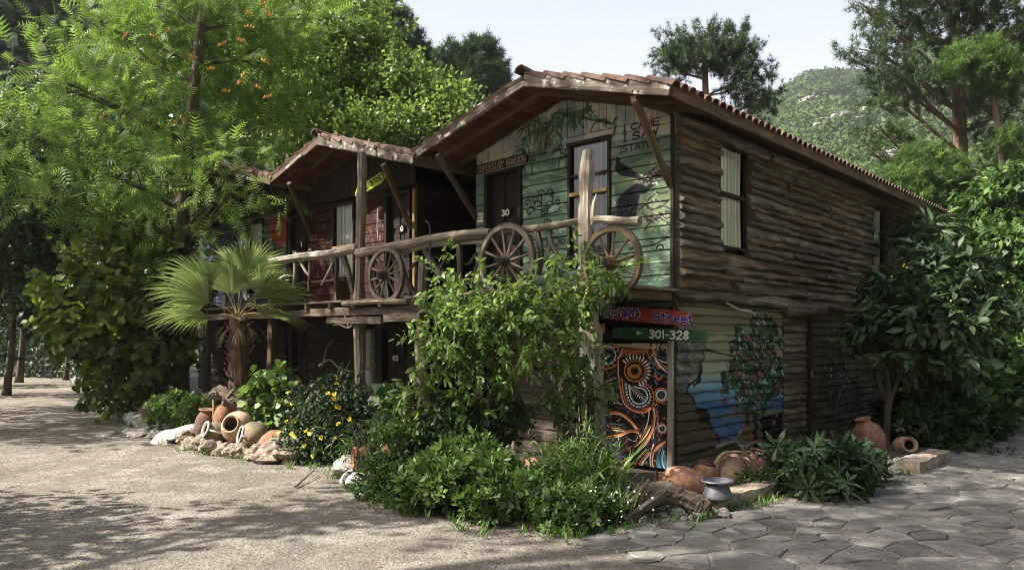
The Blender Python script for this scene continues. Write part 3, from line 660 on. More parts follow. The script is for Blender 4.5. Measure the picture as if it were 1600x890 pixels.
def door(par, off, a0, a1, z0, z1, num=None, mat='doorw'):
    d = MB(); y = -(off-.09)
    d.beam(((a0+a1)/2, y, z0), ((a0+a1)/2, y, z1), a1-a0-.1, .045, up=(0, 1, 0)); do = d.obj('door', M[mat], par)
    fr = MB()
    for a in (a0+.03, a1-.03): fr.beam((a, -off, z0), (a, -off, z1), .07, .14, up=(0, 1, 0))
    fr.beam((a0, -off-.003, z1-.03), (a1, -off-.003, z1-.03), .13, .07); fr.obj('door_frame', M[mat], do)
    w_ = (a1-a0-.1)
    for i in range(2):
        for zz0, zz1 in ((.08, .36), (.42, .62), (.68, .95)):
            pm = MB(); ca = a0+.05+w_*(.27+.46*i); H = z1-z0
            pm.beam((ca, y-.03, z0+H*zz0), (ca, y-.03, z0+H*zz1), w_*.34, .03, up=(0, 1, 0), ch=.4); pm.obj('door_panel', M[mat], do)
    h = MB(); h.tube([(a1-.14, y-.03, z0+.95), (a1-.14, y-.08, z0+.95), (a1-.24, y-.09, z0+.95)], .011, 6); h.obj('handle', M['iron'], do)
    if num:
        cv = Canvas(-.12, -.07, .12, .07, 300, (26, 19, 15)); cv.text(num, -.085, -.045, .09, .085 if len(num) < 3 else .06, (215, 212, 205), thick=.26, wob=.05)
        n = MB(); n.beam((-.11, 0, 0), (.11, 0, 0), .012, .13); n.obj('number_plate', painted('door_number_'+num, cv, 0, 0.0), do, loc=((a0+a1)/2, y-.055, z0+1.33))
    return do

tile_me = None
def get_tile():
    global tile_me
    if tile_me is None:
        m = MB(); A = [math.pi*k/5 for k in range(6)]; rr = []
        for u in (0, .5, 1):
            r = .088-.016*u; x = -.2+.42*u
            rr.append([(x, r*math.cos(a), r*math.sin(a)*.85) for a in A]+[(x, (r-.014)*math.cos(a), (r-.014)*math.sin(a)*.85) for a in A[::-1]])
        m.rings(rr); tile_me = m.mesh('roof_tile', M['tile'], False)
    return tile_me
def roof(par, xl, xr, xm, y0, y1, ze_, zr, indiv=True, fm=('fasciaw', 'fasciaw'), side='fascia', boards_y1=None, allstuff=False):
    """gable roof, ridge along y. xl/xr eaves, xm ridge, ze eave z (underside), zr ridge z"""
    for sgn, xe in ((-1, xl), (1, xr)):
        ze = ze_ if not isinstance(ze_, tuple) else ze_[0 if sgn < 0 else 1]
        run = abs(xe-xm); sl = Vector((xe-xm, 0, ze-zr)); ln = sl.length; t = sl.normalized(); nb = int(ln/.19)
        nrm = Vector((-t.z, 0, t.x)); nrm = nrm if nrm.z > 0 else -nrm
        for k in range(nb):                         # soffit boards, along the ridge
            p = Vector((xm, 0, zr))+t*(ln*(k+.5)/nb); w_ = ln/nb-.008
            segs = [(y0+.03, R.uniform(2.5, 4))] if y1 > 5 else [(y0+.03, y1)]
            if y1 > 5:
                yy = segs[0][1]
                while yy < y1: nx = min(y1, yy+R.uniform(3, 4.5)); segs.append((yy+.005, nx)); yy = nx
            for a, b in segs:
                m = MB(); dz = R.uniform(-.005, .006)
                m.beam(Vector((p.x, a, p.z))+nrm*dz, Vector((p.x, b-.004, p.z))+nrm*dz, w_, .022, up=nrm); m.obj('soffit_board', M['soffit'], par)
        for y in ([y0+.42, y0+.9+.02] if y1 < 5 else [y0+.42, y0+.92, y1-.5, y1-.02]):   # rafters
            m = MB(); off = nrm*-.052; m.beam(Vector((xm, y, zr))+off+t*.02, Vector((xe, y, ze))+off-t*.03, .06, .08, up=nrm, jit=.004, seg=4); m.obj('rafter', M['beam'], par)
        m = MB(); o2 = nrm*.005
        m.beam(Vector((xm, y0, zr))+o2, Vector((xe, y0, ze))+o2+t*.02, .045, .165, up=nrm, seg=10, jit=.006); m.obj('bargeboard', M[fm[0] if sgn < 0 else fm[1]], par)
        m = MB(); m.beam(Vector((xm+sgn*.3, y0-.02, zr-.05))-nrm*.07+t*.2, Vector((xe, y0-.02, ze))-nrm*.065-t*.5, .03, .05, up=nrm, seg=6, jit=.006, bow=.01); m.obj('bargeboard_strip', M['fasciaw'], par)
        y = y0+.024
        while y < y1-.1:
            b = min(y1, y+R.uniform(3.5, 5)); m = MB()
            m.beam((xe+sgn*.02, y, ze-.005), (xe+sgn*.02, b-.004, ze-.005), .04, .17, up=(0, 0, 1), seg=8, jit=.008); m.obj('fascia_board', M[side], par); y = b
        # tiles
        nr = max(3, round(ln/.33)); ang = math.atan2(t.z, t.x) if sgn > 0 else math.atan2(t.z, t.x)
        cols = int((y1-y0)/.19); st = MB(); tm = get_tile()
        Rm = Matrix.Rotation(-math.atan2(t.z, t.x), 4, 'Y')
        for c in range(cols):
            y = y0+.04+c*.19
            for r in range(nr):
                d = ln*(r+.62)/nr; p = Vector((xm, y, zr))+t*d+nrm*(.058+.012)
                tilt = Matrix.Rotation(-.055 if True else 0, 4, 'Y')
                mt = Matrix.Translation(p+Vector((0, R.uniform(-.008, .008), R.uniform(0, .006)))) @ Rm @ Matrix.Rotation(.13, 4, 'Y') @ Matrix.Rotation(R.uniform(-.03, .03), 4, 'Z') @ Matrix.Diagonal((-1, 1, 1, 1))
                show = (not allstuff) and ((sgn > 0 and (r >= nr-2 or c < 2)) or (sgn < 0 and c < 2))
                if show and indiv:
                    o = obj('roof_tile', tm, par); o.matrix_local = mt
                else:
                    b0 = len(st.v)
                    for v in tm.vertices: st.v.append(tuple(mt @ v.co))
                    for pl in tm.polygons: st.face(tuple(b0+i for i in pl.vertices), [(0, 0)]*len(pl.vertices))
        if st.v: st.obj('roof_tiles', M['tile'], par, kind='stuff')
        # deck sheet under the tiles
        m = MB(); m.beam(Vector((xm, (y0+y1)/2, zr))+nrm*.035, Vector((xe, (y0+y1)/2, ze))+nrm*.035, y1-y0-.02, .03, up=nrm); m.obj('roof_underlay', M['core'], par)
    tm = get_tile(); y = y0+.16; k = 0; st = MB()
    while y < y1:
        mt = Matrix.Translation((xm, y, zr+.1)) @ Matrix.Rotation(math.pi/2, 4, 'Z') @ Matrix.Rotation(.05, 4, 'Y') @ Matrix.Scale(1.25, 4)
        if k < 6: o = obj('ridge_tile', tm, par); o.matrix_local = mt
        else:
            b0 = len(st.v)
            for v in tm.vertices: st.v.append(tuple(mt @ v.co))
            for pl in tm.polygons: st.face(tuple(b0+i for i in pl.vertices), [(0, 0)]*len(pl.vertices))
        y += .42; k += 1
    if st.v: st.obj('ridge_tiles', M['tile'], par, kind='stuff')
def core(par, x0, x1, y0, y1, z0, z1, roofz=None):
    m = MB(); n = [(x0, z0), (x1, z0), (x1, z1)]+([roofz] if roofz else [])+[(x0, z1)]
    m.rings([[Vector((a, y0, b)) for a, b in n], [Vector((a, y1, b)) for a, b in n]]); m.obj('wall_lining', M['core'], par)  # dark box added inside the walls to block light

def house(label):
    return thing('timber_house', label, 'house', HC, HR)
# ---------------- main house
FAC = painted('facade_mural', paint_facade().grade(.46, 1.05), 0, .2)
SIDEM = painted('side_mural', paint_side().grade(.62, .9), 1, .34, (.09, .065, .045), 5, .1)
H1 = house('two storey log house with green painted gable front and long dark log side wall')
XL, XR, XM, ZE, ZR, ZT = -3.67, 0.0, -1.84, 4.68, 5.32, 4.66
rz = lambda x: ZR-.03-abs(x-XM)*((ZR-ZE)/2.29)-.035
WIN1 = (-1.76, -1.0, 2.9, 4.6); DOOR1 = (-3.45, -2.66, 2.42, 4.43)
core(H1, XL+.05, -.115, .22, 10.0, 0, 4.55, (XM, 5.2))
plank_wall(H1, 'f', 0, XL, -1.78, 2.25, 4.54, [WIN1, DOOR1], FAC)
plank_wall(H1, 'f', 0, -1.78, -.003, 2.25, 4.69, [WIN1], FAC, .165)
gable_planks(H1, 0, XL, -1.78, lambda x: max(4.545, 0), rz, FAC)
gable_planks(H1, 0, -1.78, -.01, lambda x: 4.695, rz, FAC)
m = MB(); m.beam((-.02, -.025, .05), (-.02, -.025, 4.68), .05, .045, up=(0, 1, 0), seg=8, jit=.004); m.obj('corner_post', M['framew'], H1)
wo = window(H1, 'f', 0, *WIN1, rail=3.84, fm='framew', cm='curtaing', railm='lightwood', curt=.98)
m = MB(); m.beam((-1.72, -.05, 4.1), (-1.04, -.05, 4.1), .03, .03); m.obj('crossbar', M['framew'], wo)
door(H1, 0, *DOOR1, num='30')
# ground-floor front wall: horizontal logs, window and door in the dark
log_wall(H1, 'f', 0, XL, -1.27, .02, 2.24, [(-3.5, -2.9, .2, 2.0)], [M['log']], (.14, .2), 3)
door(H1, 0, -3.5, -2.9, .05, 2.0)
# side wall
W2, W3 = (1.14, 2.0, 3.06, 4.54), (7.67, 8.45, 3.0, 4.5)
SD = (3.32, 4.3, .05, 2.15)
log_wall(H1, 's', 0, 0.02, 10.1, 2.27, 4.72, [W2, W3], [M['log'], M['log'], M['log_brown'], M['log_grey']], (.10, .185), 2.6, .10, .017)
log_wall(H1, 's', -.02, 0.02, 10.1, .02, 2.26, [SD], [SIDEM], (.09, .16), 3.0, .05, .013)
log_wall(H1, 's', 0, SD[0]+.02, SD[1]-.02, .06, 2.1, [], [M['log']], (.1, .13), 3, .04, .004, 'door_log')
window(H1, 's', 0.0, *W2, rail=3.83, fm='framew', curt=.93, cside=0, fw=.035, dep=.05)
window(H1, 's', 0.0, *W3, rail=3.7, fm='framew', curt=.9, fw=.06, dep=.06)
m = MB(); m.beam((.045, 4.36, .02), (.045, 4.36, 2.12), .09, .1, up=(0, 1, 0), seg=6, jit=.004); jp = m.obj('door_jamb', M['framew'], H1)
m = MB(); m.beam((.1, 4.34, 1.12), (.1, 4.34, 1.19), .045, .02, up=(1, 0, 0)); pl = m.obj('padlock', M['brass'], H1)
m = MB(); m.tube([(.1, 4.36, 1.19), (.1, 4.36, 1.25), (.1, 4.32, 1.25), (.1, 4.32, 1.19)], .006, 6); m.obj('shackle', M['zinc'], pl)
m = MB(); m.tube([(.06, 3.3, 2.20), (.09, 3.6, 2.22), (.1, 4.1, 2.23), (.09, 4.6, 2.27), (.07, 4.95, 2.26)], [.09, .115, .12, .11, .09], 9, .1); m.obj('lintel_log', M['drift'], H1, smooth=True)
m = MB(); m.beam((.03, 10.12, 0), (.03, 10.12, 4.6), .16, .16, up=(0, 1, 0), seg=6, jit=.01); m.obj('rear_corner_post', M['framew'], H1)
m = MB(); m.tube([(.05, 10.16, 3.7), (.3, 10.9, 4.6)], .06, 7, .1); m.obj('brace', M['framew'], H1)
roof(H1, -4.13, .45, XM, -.9, 13.75, ZE+.02, ZR)
for x, a, b, col in ((-.05, 3.76, 4.68, 'beam'), (-3.66, 3.72, 4.60, 'branch')):
    m = MB(); m.beam((x, -.02, a), (x+.01, -.88, b), .085, .07, up=(1, 0, 0), seg=6, jit=.008); m.obj('brace', M[col], H1)
m = MB(); m.beam((-.05, -.9, 4.69), (-.05, 0, 4.74), .07, .09, seg=4, jit=.006); m.obj('bracket', M['beam'], H1)
m = MB(); m.beam((-.1, -.05, 4.745), (-3.6, -.05, 4.725), .03, .03); 
m = MB(); m.tube([(-.12, -.72, 4.60), (-.3, -.35, 4.1), (-.05, -.05, 3.9)], .006, 5); 
# torn corrugated scrap at the corner
m = MB(); rr = []
for i in range(14):
    a = -.75+i*.06; rr.append([(a, -.03, 2.25-.004*(i % 3)), (a, -.10-.015*(i % 2), 2.20-.02*math.sin(i*.9)), (a, -.14, 2.16-.03*math.sin(i*1.3))])
m.rings(rr, False, close=False); m.obj('sheet_metal_flashing', M['zinc'], H1)

# ---------------- red house (second)
def red_canvas():
    c = Canvas(-9.5, 2.2, -5.1, 5.3, 110, (120, 34, 22)); c.mottle(.3, (90, 24, 18), .7, 1); c.mottle(.12, (146, 52, 34), .5, 2, .6)
    for i in range(130):
        x = R.choice([R.uniform(-7.0, -6.05), R.uniform(-8.6, -7.75)]); z = R.uniform(2.9, 4.25)
        r = R.uniform(.018, .032); a = R.uniform(-.6, .6); col = R.choice([(205, 196, 180), (24, 18, 18), (190, 150, 120)])
        c.stroke([(x+r*math.cos(t)*.7, z+r*1.7*math.sin(t)) for t in [k*.6 for k in range(11)]], .013, col)
        c.dot((x+.012, z-.008), .009, (20, 14, 14))
    for i in range(40): c.stroke([(x := R.uniform(-9.3, -5.2), z := R.uniform(2.3, 4.4)), (x+.2, z)], .02, (70, 40, 34), .6)
    return c
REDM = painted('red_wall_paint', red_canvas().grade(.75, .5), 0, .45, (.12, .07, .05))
H2 = house('middle log house with red painted gable front and two dark doors')
X2L, X2R, X2M, Z2E, Z2R = -9.35, -5.22, -6.88, 4.62, 5.38
rz2 = lambda x: (Z2R-.03-abs(x-X2M)*((Z2R-Z2E)/2.7)-.035) if x > -8.5 else 4.86+(-8.5-x)*.26
core(H2, X2L+.05, X2R-.1, .22, 8.0, 0, 4.5, (X2M, 5.1))
D2a, D2b, W2a = (-6.02, -5.3, 2.42, 4.42), (-9.28, -8.62, 2.42, 4.35), (-7.72, -6.98, 2.95, 4.42)
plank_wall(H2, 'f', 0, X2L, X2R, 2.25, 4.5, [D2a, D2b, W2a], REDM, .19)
gable_planks(H2, 0, X2L, X2R, 4.505, rz2, M['log_dark'], .2)
door(H2, 0, *D2a, num='60'); door(H2, 0, *D2b, num='61'); window(H2, 'f', 0, *W2a, rail=3.55, fm='framew', railm='lightwood')
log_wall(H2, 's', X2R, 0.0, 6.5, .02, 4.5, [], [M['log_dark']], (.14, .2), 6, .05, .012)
m = MB(); m.beam((X2R+.02, -.03, 2.4), (X2R+.02, -.03, 4.4), .06, .06, up=(0, 1, 0)); m.obj('corner_trim', M['lightwood'], H2)
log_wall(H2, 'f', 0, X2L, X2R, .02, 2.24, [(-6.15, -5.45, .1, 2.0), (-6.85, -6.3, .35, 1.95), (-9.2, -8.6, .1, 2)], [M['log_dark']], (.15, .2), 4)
door(H2, 0, -6.15, -5.45, .08, 2.0, num='03'); door(H2, 0, -9.2, -8.6, .08, 2.0)
window(H2, 'f', 0, -6.85, -6.3, .35, 1.95, cm='curtaing', rail=1.2, fm='branch', railm='lightwood')
roof(H2, -8.5, -4.2, X2M, -.9, 7.0, (4.92, Z2E), Z2R, fm=('fascia', 'fasciaw'), allstuff=False)
for x, a, b in ((-5.3, 3.72, 4.66), (-8.5, 3.9, 4.75)):
    m = MB(); m.beam((x, -.02, a), (x+(.3 if x > -6 else .6), -.88, b), .085, .075, up=(1, 0, 0), seg=6, jit=.008); m.obj('brace', M['beam'], H2)
# ---------------- third house
def grey_canvas():
    c = Canvas(-14, 2.2, -9.3, 5.2, 90, (104, 106, 98)); c.mottle(.3, (70, 72, 70), .7, 1)
    c.fill([(-14, 2.2), (-14, 4.5), (-11.2, 4.5), (-11.2, 2.2)], (66, 76, 96)); c.mottle(.2, (96, 104, 120), .3, 5, .6)
    F = zc(360, 280, 7.417, FP)
    for cx, cz, r in ((520, 520, 62), (640, 500, 62)): c.fill(F([(cx-r, cz+90), (cx-r, cz-20), (cx-r*.5, cz-72), (cx+r*.5, cz-72), (cx+r, cz-20), (cx+r, cz+90)]), (134, 66, 46))
    c.fill(F([(450, 600), (700, 600), (660, 720), (580, 800), (500, 700)]), (134, 66, 46)); c.ell(F([(570, 560)])[0], .1, .2, (140, 146, 92))
    for i in range(20): c.stroke([(x := R.uniform(-12.2, -11.2), z := R.uniform(3, 4.3)), (x+R.uniform(-.1, .1), z+R.uniform(.05, .25))], .05, R.choice([(150, 170, 200), (140, 90, 84), (60, 66, 84), (170, 180, 196)]), .8)
    return c
H3 = house('far left log house with grey and blue painted front behind the feathery tree')
GM = painted('grey_wall_paint', grey_canvas(), 0, .3)
core(H3, -13.4, -9.6, .22, 8.0, 0, 4.5, (-11.5, 5.1))
plank_wall(H3, 'f', 0, -13.5, -9.45, 2.25, 4.5, [(-11.1, -10.35, 2.9, 4.4)], GM, .19)
gable_planks(H3, 0, -13.5, -9.45, 4.505, lambda x: 5.46-abs(x+10.9)*.27, M['log_dark'], .2)
window(H3, 'f', 0, -11.1, -10.35, 2.9, 4.4, rail=None, fm='framew')
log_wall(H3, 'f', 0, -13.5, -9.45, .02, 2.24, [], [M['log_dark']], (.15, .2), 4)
roof(H3, -13.4, -8.54, -10.9, -.9, 6.0, 4.88, 5.5, allstuff=True, fm=('fascia', 'fascia'))
m = MB(); m.beam((-13.3, -.02, 3.7), (-13.3, -.88, 4.55), .085, .075, up=(1, 0, 0)); m.obj('brace', M['beam'], H3)

# ---------------- balcony
B = thing('log_balcony', 'rustic balcony of logs and crooked branches along the upper storey of the houses', 'balcony', HC, HR)
for i in range(9):                        # deck boards lengthwise
    y = -.06-.145*(i+.5)+.02
    x = -13.4
    while x < .1:
        b = min(.12 if i < 8 else -.1, x+R.uniform(2.6, 4.2)); m = MB(); m.beam((x, y, 2.385+R.uniform(-.006, .006)), (b-.01, y, 2.385+R.uniform(-.006, .006)), .135, .035, seg=3, jit=.003); m.obj('deck_board', M['deck'], B); x = b+.001
        if b >= -.11: break
for i in range(19):
    x = -.05-i*.72; m = MB(); m.beam((x, -.04, 2.31), (x, -1.38-R.uniform(0, .08), 2.31), .07, .1, seg=3, jit=.005); m.obj('joist', M['beam'], B)
for x0, x1 in ((-13.4, -9.1), (-9.1, -5.3), (-5.3, -.1)):
    m = MB(); m.beam((x0, -1.3, 2.2), (x1-.01, -1.3, 2.2+R.uniform(-.02, .02)), .08, .13, seg=12, jit=.012); m.obj('edge_beam', M['branch' if x0 == -5.3 else 'deck'], B)
m = MB(); m.tube([(-5.35, -1.42, 2.33), (-4.6, -1.42, 2.34), (-3.7, -1.42, 2.32)], [.05, .045, .05], 7, .15); m.obj('edge_log', M['post'], B)
m = MB(); m.beam((-5.9, -1.36, 2.07), (-4.4, -1.36, 2.05), .05, .11, seg=6, jit=.01); m.obj('nailed_board', M['branch'], B)
m = MB(); m.beam((-4.35, -1.36, 2.08), (-3.5, -1.36, 2.09), .05, .13, seg=6, jit=.01); m.obj('nailed_board', M['post'], B)
def gnarl(x, y, z0, z1, r0, r1, n=12, wob=.03, mat='post', name='post', jit=.12, lean=(0, 0)):
    m = MB(); px = R.uniform(0, 6); pts = []; rr = []
    for i in range(n+1):
        f = i/n; pts.append((x+lean[0]*f+wob*math.sin(f*7+px), y+lean[1]*f+wob*math.cos(f*5+px), z0+(z1-z0)*f)); rr.append((r0+(r1-r0)*f)*(1+.12*math.sin(f*15+px)+.10*math.sin(f*37+px*2)+R.uniform(-.06, .06)))
    m.tube(pts, rr, 10, jit, up=(0, 1, 0)); return m.obj(name, M[mat], B, smooth=False)
gnarl(-.5, -1.2, 0, 4.08, .175, .066, 40, .03, 'postpale', 'post', .22)
gnarl(-3.62, -1.22, 0, 2.95, .10, .065, 14, .02, 'post')
gnarl(-5.19, -1.2, 0, 4.82, .12, .075, 20, .015, 'post')
gnarl(-7.97, -1.2, 0, 2.35, .095, .085, 10, .01, 'beam')
gnarl(-10.6, -1.2, 0, 3.1, .09, .07, 10, .02, 'branch'); gnarl(-13.2, -1.2, 0, 3.3, .09, .07, 10, .02, 'branch')
m = MB(); m.tube([(-.43, -1.22, 3.15), (-.38, -1.25, 3.4), (-.36, -1.23, 3.52)], [.045, .035, .012], 6, .2); m.obj('branch_stub', M['palelog'], B)
m = MB(); m.tube([(-5.21, -1.15, 4.84), (-5.19, -1.05, 4.95), (-5.21, -1.0, 5.1)], [.03, .025, .012], 6, .2); m.obj('branch_stub', M['palelog'], B)
def rail(pts, rr, mat='rail', n='rail_log'):
    m = MB(); P = crv(pts, 5); k = len(P); m.tube(P, [rr[0]+(rr[1]-rr[0])*i/(k-1) for i in range(k)], 9, .13); m.obj(n, M[mat], B)
rail([(.28, -1.26, 3.12), (.05, -1.27, 3.14), (-.2, -1.26, 3.19), (-.45, -1.22, 3.22)], (.06, .042), 'rail')
rail([(-.5, -1.24, 3.22), (-1.2, -1.25, 3.2), (-2.2, -1.26, 3.2), (-3.0, -1.27, 3.19)], (.042, .05), 'post')
rail([(-2.1, -1.3, 3.22), (-3.0, -1.3, 3.24), (-4.0, -1.3, 3.2), (-5.15, -1.28, 3.16)], (.05, .075))
rail([(-2.3, -1.2, 3.12), (-3.3, -1.2, 3.16), (-4.3, -1.2, 3.1)], (.035, .04), 'palelog')
rail([(-5.2, -1.24, 3.26), (-6.0, -1.26, 3.22), (-7.0, -1.24, 3.24), (-8.05, -1.22, 3.22)], (.085, .07), 'palelog')
rail([(-8.0, -1.22, 3.2), (-9.3, -1.24, 3.17), (-10.7, -1.24, 3.2)], (.06, .05)); rail([(-10.6, -1.22, 3.2), (-12, -1.24, 3.17), (-13.3, -1.24, 3.2)], (.06, .05))
def stick(pts, r0, r1=None, mat='branch', nm='baluster'):
    m = MB(); P = crv(pts, 4); k = len(P); r1 = r1 or r0*.7; m.tube(P, [r0+(r1-r0)*i/(k-1) for i in range(k)], 7, .15); m.obj(nm, M[mat], B)
def fb(px, py, d=1.22): x, z = FP(px, py, d); return (x, -d, z)
stick([fb(578, 400), fb(585, 430), fb(592, 455), fb(600, 470)], .05, .04)
stick([fb(612, 398), fb(628, 420), fb(640, 445), fb(655, 470)], .05, .045)
stick([fb(655, 400), fb(645, 415), fb(638, 425)], .03, .02, 'oldwheel')
stick([fb(665, 390), fb(682, 420), fb(702, 440), fb(715, 455)], .055, .05)
stick([fb(716, 378), fb(719, 410), fb(718, 445)], .045, .04); stick([fb(700, 395), fb(690, 415), fb(685, 425)], .02); stick([fb(745, 395), fb(735, 410), fb(728, 413)], .025)
stick([fb(752, 400), fb(744, 425), fb(738, 450)], .05, .04); stick([fb(697, 425), fb(694, 445)], .02, .02); stick([fb(715, 425), fb(706, 440)], .014)
stick([fb(838, 360), fb(845, 390), fb(842, 430)], .05, .04); stick([fb(858, 355), fb(862, 380), fb(875, 405)], .035, .025); stick([fb(850, 385), fb(866, 405)], .02)
for x, m_ in ((460, 'post'), (483, 'beam'), (525, 'branch')): stick([fb(x, 392), fb(x+1, 420), fb(x-1, 455)], .035 if x != 525 else .06, .035, m_)
stick([fb(536, 398), fb(545, 425), fb(552, 458)], .06, .045); stick([fb(522, 405), fb(513, 425), fb(502, 445)], .02, .02, 'palelog'); stick([fb(462, 395), fb(475, 420), fb(482, 430)], .025, .02, 'palelog')
for x in range(8): stick([(-8.5-x*.6, -1.24, 2.4), (-8.5-x*.6+R.uniform(-.1, .1), -1.24, 3.15)], .035)
# iron hook above the rail
stick([fb(665, 345, 1.34), fb(671, 352, 1.34), fb(672, 375, 1.34), fb(671, 400, 1.34)], .012, .014, 'branch', 'iron_hook')
# bench on the balcony
BN = thing('wooden_bench', 'low wooden bench behind the left balcony rail', 'bench', L(-7.1, -.75, 2.405), HR)
for k in range(3): m = MB(); m.beam((-.9, -.15+k*.14, .40), (.9, -.15+k*.14, .40), .12, .03); m.obj('seat_plank', M['deck'], BN)
for x in (-.75, .75): m = MB(); m.beam((x, 0, 0), (x, 0, .384), .3, .07, up=(1, 0, 0)); m.obj('leg', M['beam'], BN)

# ---------------- wagon wheels
def wheel(label, loc, rz, r, mat, group='old wagon wheels', tilt=0.0, ns=12):
    t = thing('wagon_wheel', label, 'wheel', loc, 0, group); t.rotation_euler = (tilt, 0, rz)
    m = MB(); N_ = 28; rr = []
    for k in range(N_+1):
        a = 6.2832*k/N_; c, s = math.cos(a), math.sin(a); j = R.uniform(-.003, .003)
        rr.append([Vector((c*(r-dr+j), y, s*(r-dr+j))) for dr, y in ((.005, -.026), (.0, -.01), (0, .01), (.005, .026), (.065, .03), (.07, .01), (.07, -.01), (.065, -.03))])
    m.rings(rr, False); m.obj('rim', M[mat], t)
    m = MB(); rr = []
    for k in range(N_+1):
        a = 6.2832*k/N_; c, s = math.cos(a), math.sin(a); rr.append([Vector((c*q, y, s*q)) for q, y in ((r+.001, -.022), (r+.009, -.02), (r+.009, .02), (r+.001, .022))])
    m.rings(rr, False); m.obj('iron_tyre', M['iron'], t)
    m = MB(); m.lathe([(.03, -.15), (.055, -.15), (.065, -.12), (.07, -.05), (.085, 0), (.075, .05), (.05, .1), (.02, .1)], 14, Matrix.Rotation(rad(-90), 4, 'X')); m.obj('hub', M['branch'] if mat != 'wheelyellow' else M[mat], t)
    m = MB(); m.tube([(0, -.152, 0), (0, -.158, 0)], .042, 12); m.obj('hub_shade_disc', M['core'], t)  # near-black disc: the shade in the axle hole put in as colour
    for k in range(ns):
        a = 6.2832*(k+.3)/ns; d = Vector((math.cos(a), 0, math.sin(a)))
        m = MB(); m.tube([d*.06, d*(r*.5), d*(r-.06)], [.022, .016, .02], 6, .1, flat=1.0); m.obj('spoke', M[mat], t)
    return t
def wl(px, py, d): x, z = FP(px, py, d); return L(x, -d, z)
wheel('smallest grey wagon wheel on the balcony rail, just right of the tall bark post', wl(603, 430, 1.38), HR, .44, 'oldwheel')
wheel('large grey wagon wheel leaning in the balcony rail below the sign board', wl(791, 408, 1.36), HR, .50, 'oldwheel')
wheel('tan wagon wheel at the right end of the balcony, half behind leaves', wl(955, 410, 1.34), HR, .43, 'wheelyellow', ns=10)
wheel('yellowish wagon wheel standing on the ground under the balcony behind yellow flowers', at(496, 652, 13.0), HR, .46, 'wheelyellow', tilt=-.12, ns=8)

# ---------------- signs
def sign(name, label, p, rz_, outline, cv, back, thick=.03, rot=None, mat=None):
    o = MB(); P = [Vector((a, -thick/2, b)) for a, b in outline]; Q = [Vector((a, thick/2, b)) for a, b in outline]
    n = len(P); o.v = [tuple(v) for v in P+Q]; o.face(tuple(range(n)), [(a, b) for a, b in outline])
    o.face(tuple(range(n, 2*n))[::-1], [(a, b) for a, b in outline[::-1]])
    for i in range(n): j = (i+1) % n; o.face((i, n+i, n+j, j), [(0, 0), (0, .03), (.1, .03), (.1, 0)])
    ob = o.obj(name, mat or painted(name+'_'+back, cv, 0, .22, (.2, .14, .09), 10, 0), None); ob.location = p; ob.rotation_euler = (0, rot or 0, rz_)
    return tag(ob, label, 'sign')
# red street sign
def brd(px0, py0, px1, py1, d): a = FP(px0, py0, d); b = FP(px1, py1, d); return a, b
(xa, za), (xb, zb) = brd(925, 488, 1080, 497, .16); W_ = xb-xa; an = -math.atan2(zb-za, W_)
cv = Canvas(-.1, -.15, W_+.1, .15, 260, (176, 62, 44)); cv.mottle(.1, (196, 84, 60), .6, 2); cv.mottle(.06, (130, 40, 32), .6, 4, .6)
for k, cc, th in ((0, (206, 200, 224), .30), (1, (52, 34, 140), .19)):
    R.seed(5); cv.text('OXFORD', .13+.012*(k == 0), -.052, .125, W_*.073, cc, thick=th)
    cv.text('Street', .13+W_*.565, -.065, .115, W_*.078, cc, thick=th)
R.seed(99)
sign('street_sign', 'red hand-painted street name board with blue lettering at the house corner', L(xa, -.16, za), HR, [(0, -.015), (.12, -.05), (W_*.3, -.085), (W_*.8, -.10), (W_, -.075), (W_+.01, 0), (W_, .06), (W_*.8, .1), (W_*.35, .10), (.14, .06), (0, .01)], cv.grade(.82, .92), 'red', .035, an)
(xa, za), (xb, zb) = brd(958, 519, 1103, 524, .12); W_ = xb-xa; an = -math.atan2(zb-za, W_)
cv = Canvas(-.05, -.12, W_+.05, .12, 260, (44, 78, 52)); cv.mottle(.1, (66, 104, 74), .6, 8); cv.mottle(.05, (34, 56, 40), .5, 9, .6)
cv.text('<', W_*.28, -.03, .07, .1, (224, 222, 214), thick=.22); cv.text('301-328', W_*.42, -.055, .10, W_*.068, (228, 226, 218), thick=.2)
sign('room_number_sign', 'green board with white arrow and 301-328 under the red street sign', L(xa, -.12, za), HR, [(0, -.07), (W_*.6, -.085), (W_, -.075), (W_+.03, -.02), (W_, .06), (W_*.5, .075), (0, .07)], cv, 'green', .03, an)
(xa, za), (xb, zb) = brd(872, 513, 944, 519, .5); W_ = xb-xa
cv = Canvas(-.05, -.1, W_+.05, .1, 200, (168, 92, 66)); cv.mottle(.1, (186, 128, 100), .6, 8); cv.text('<', W_*.2, -.04, .07, .12, (220, 200, 190)); cv.text("2 '", W_*.62, -.045, .085, .1, (225, 215, 205))
sign('arrow_sign', 'faded orange arrow board half hidden by leaves left of the green board', L(xa, -.5, za), HR, [(0, 0), (.12, -.06), (W_, -.07), (W_, .06), (.12, .055)], cv, 'orange', .03, 0)
(xa, za), (xb, zb) = brd(746, 267, 824, 247, .05); W_ = xb-xa; an = -math.atan2(zb-za, W_)
cv = Canvas(-.05, -.12, W_+.05, .12, 260, (34, 26, 20)); cv.mottle(.06, (50, 40, 28), .6, 8)
cv.text("SUPERSTAR' MANSION", .03, -.05, .105, (W_-.06)/16.4, (126, 112, 86), thick=.17); cv.stroke([(0, -.078), (W_, -.078)], .014, (150, 138, 112))
sign('house_name_sign', 'dark carved name board above the upper door of the green facade', L(xa, -.055, za), HR, [(0, -.08), (W_-.06, -.085), (W_, -.05), (W_+.02, .03), (W_-.03, .085), (0, .085)], cv, 'dark', .03, an)
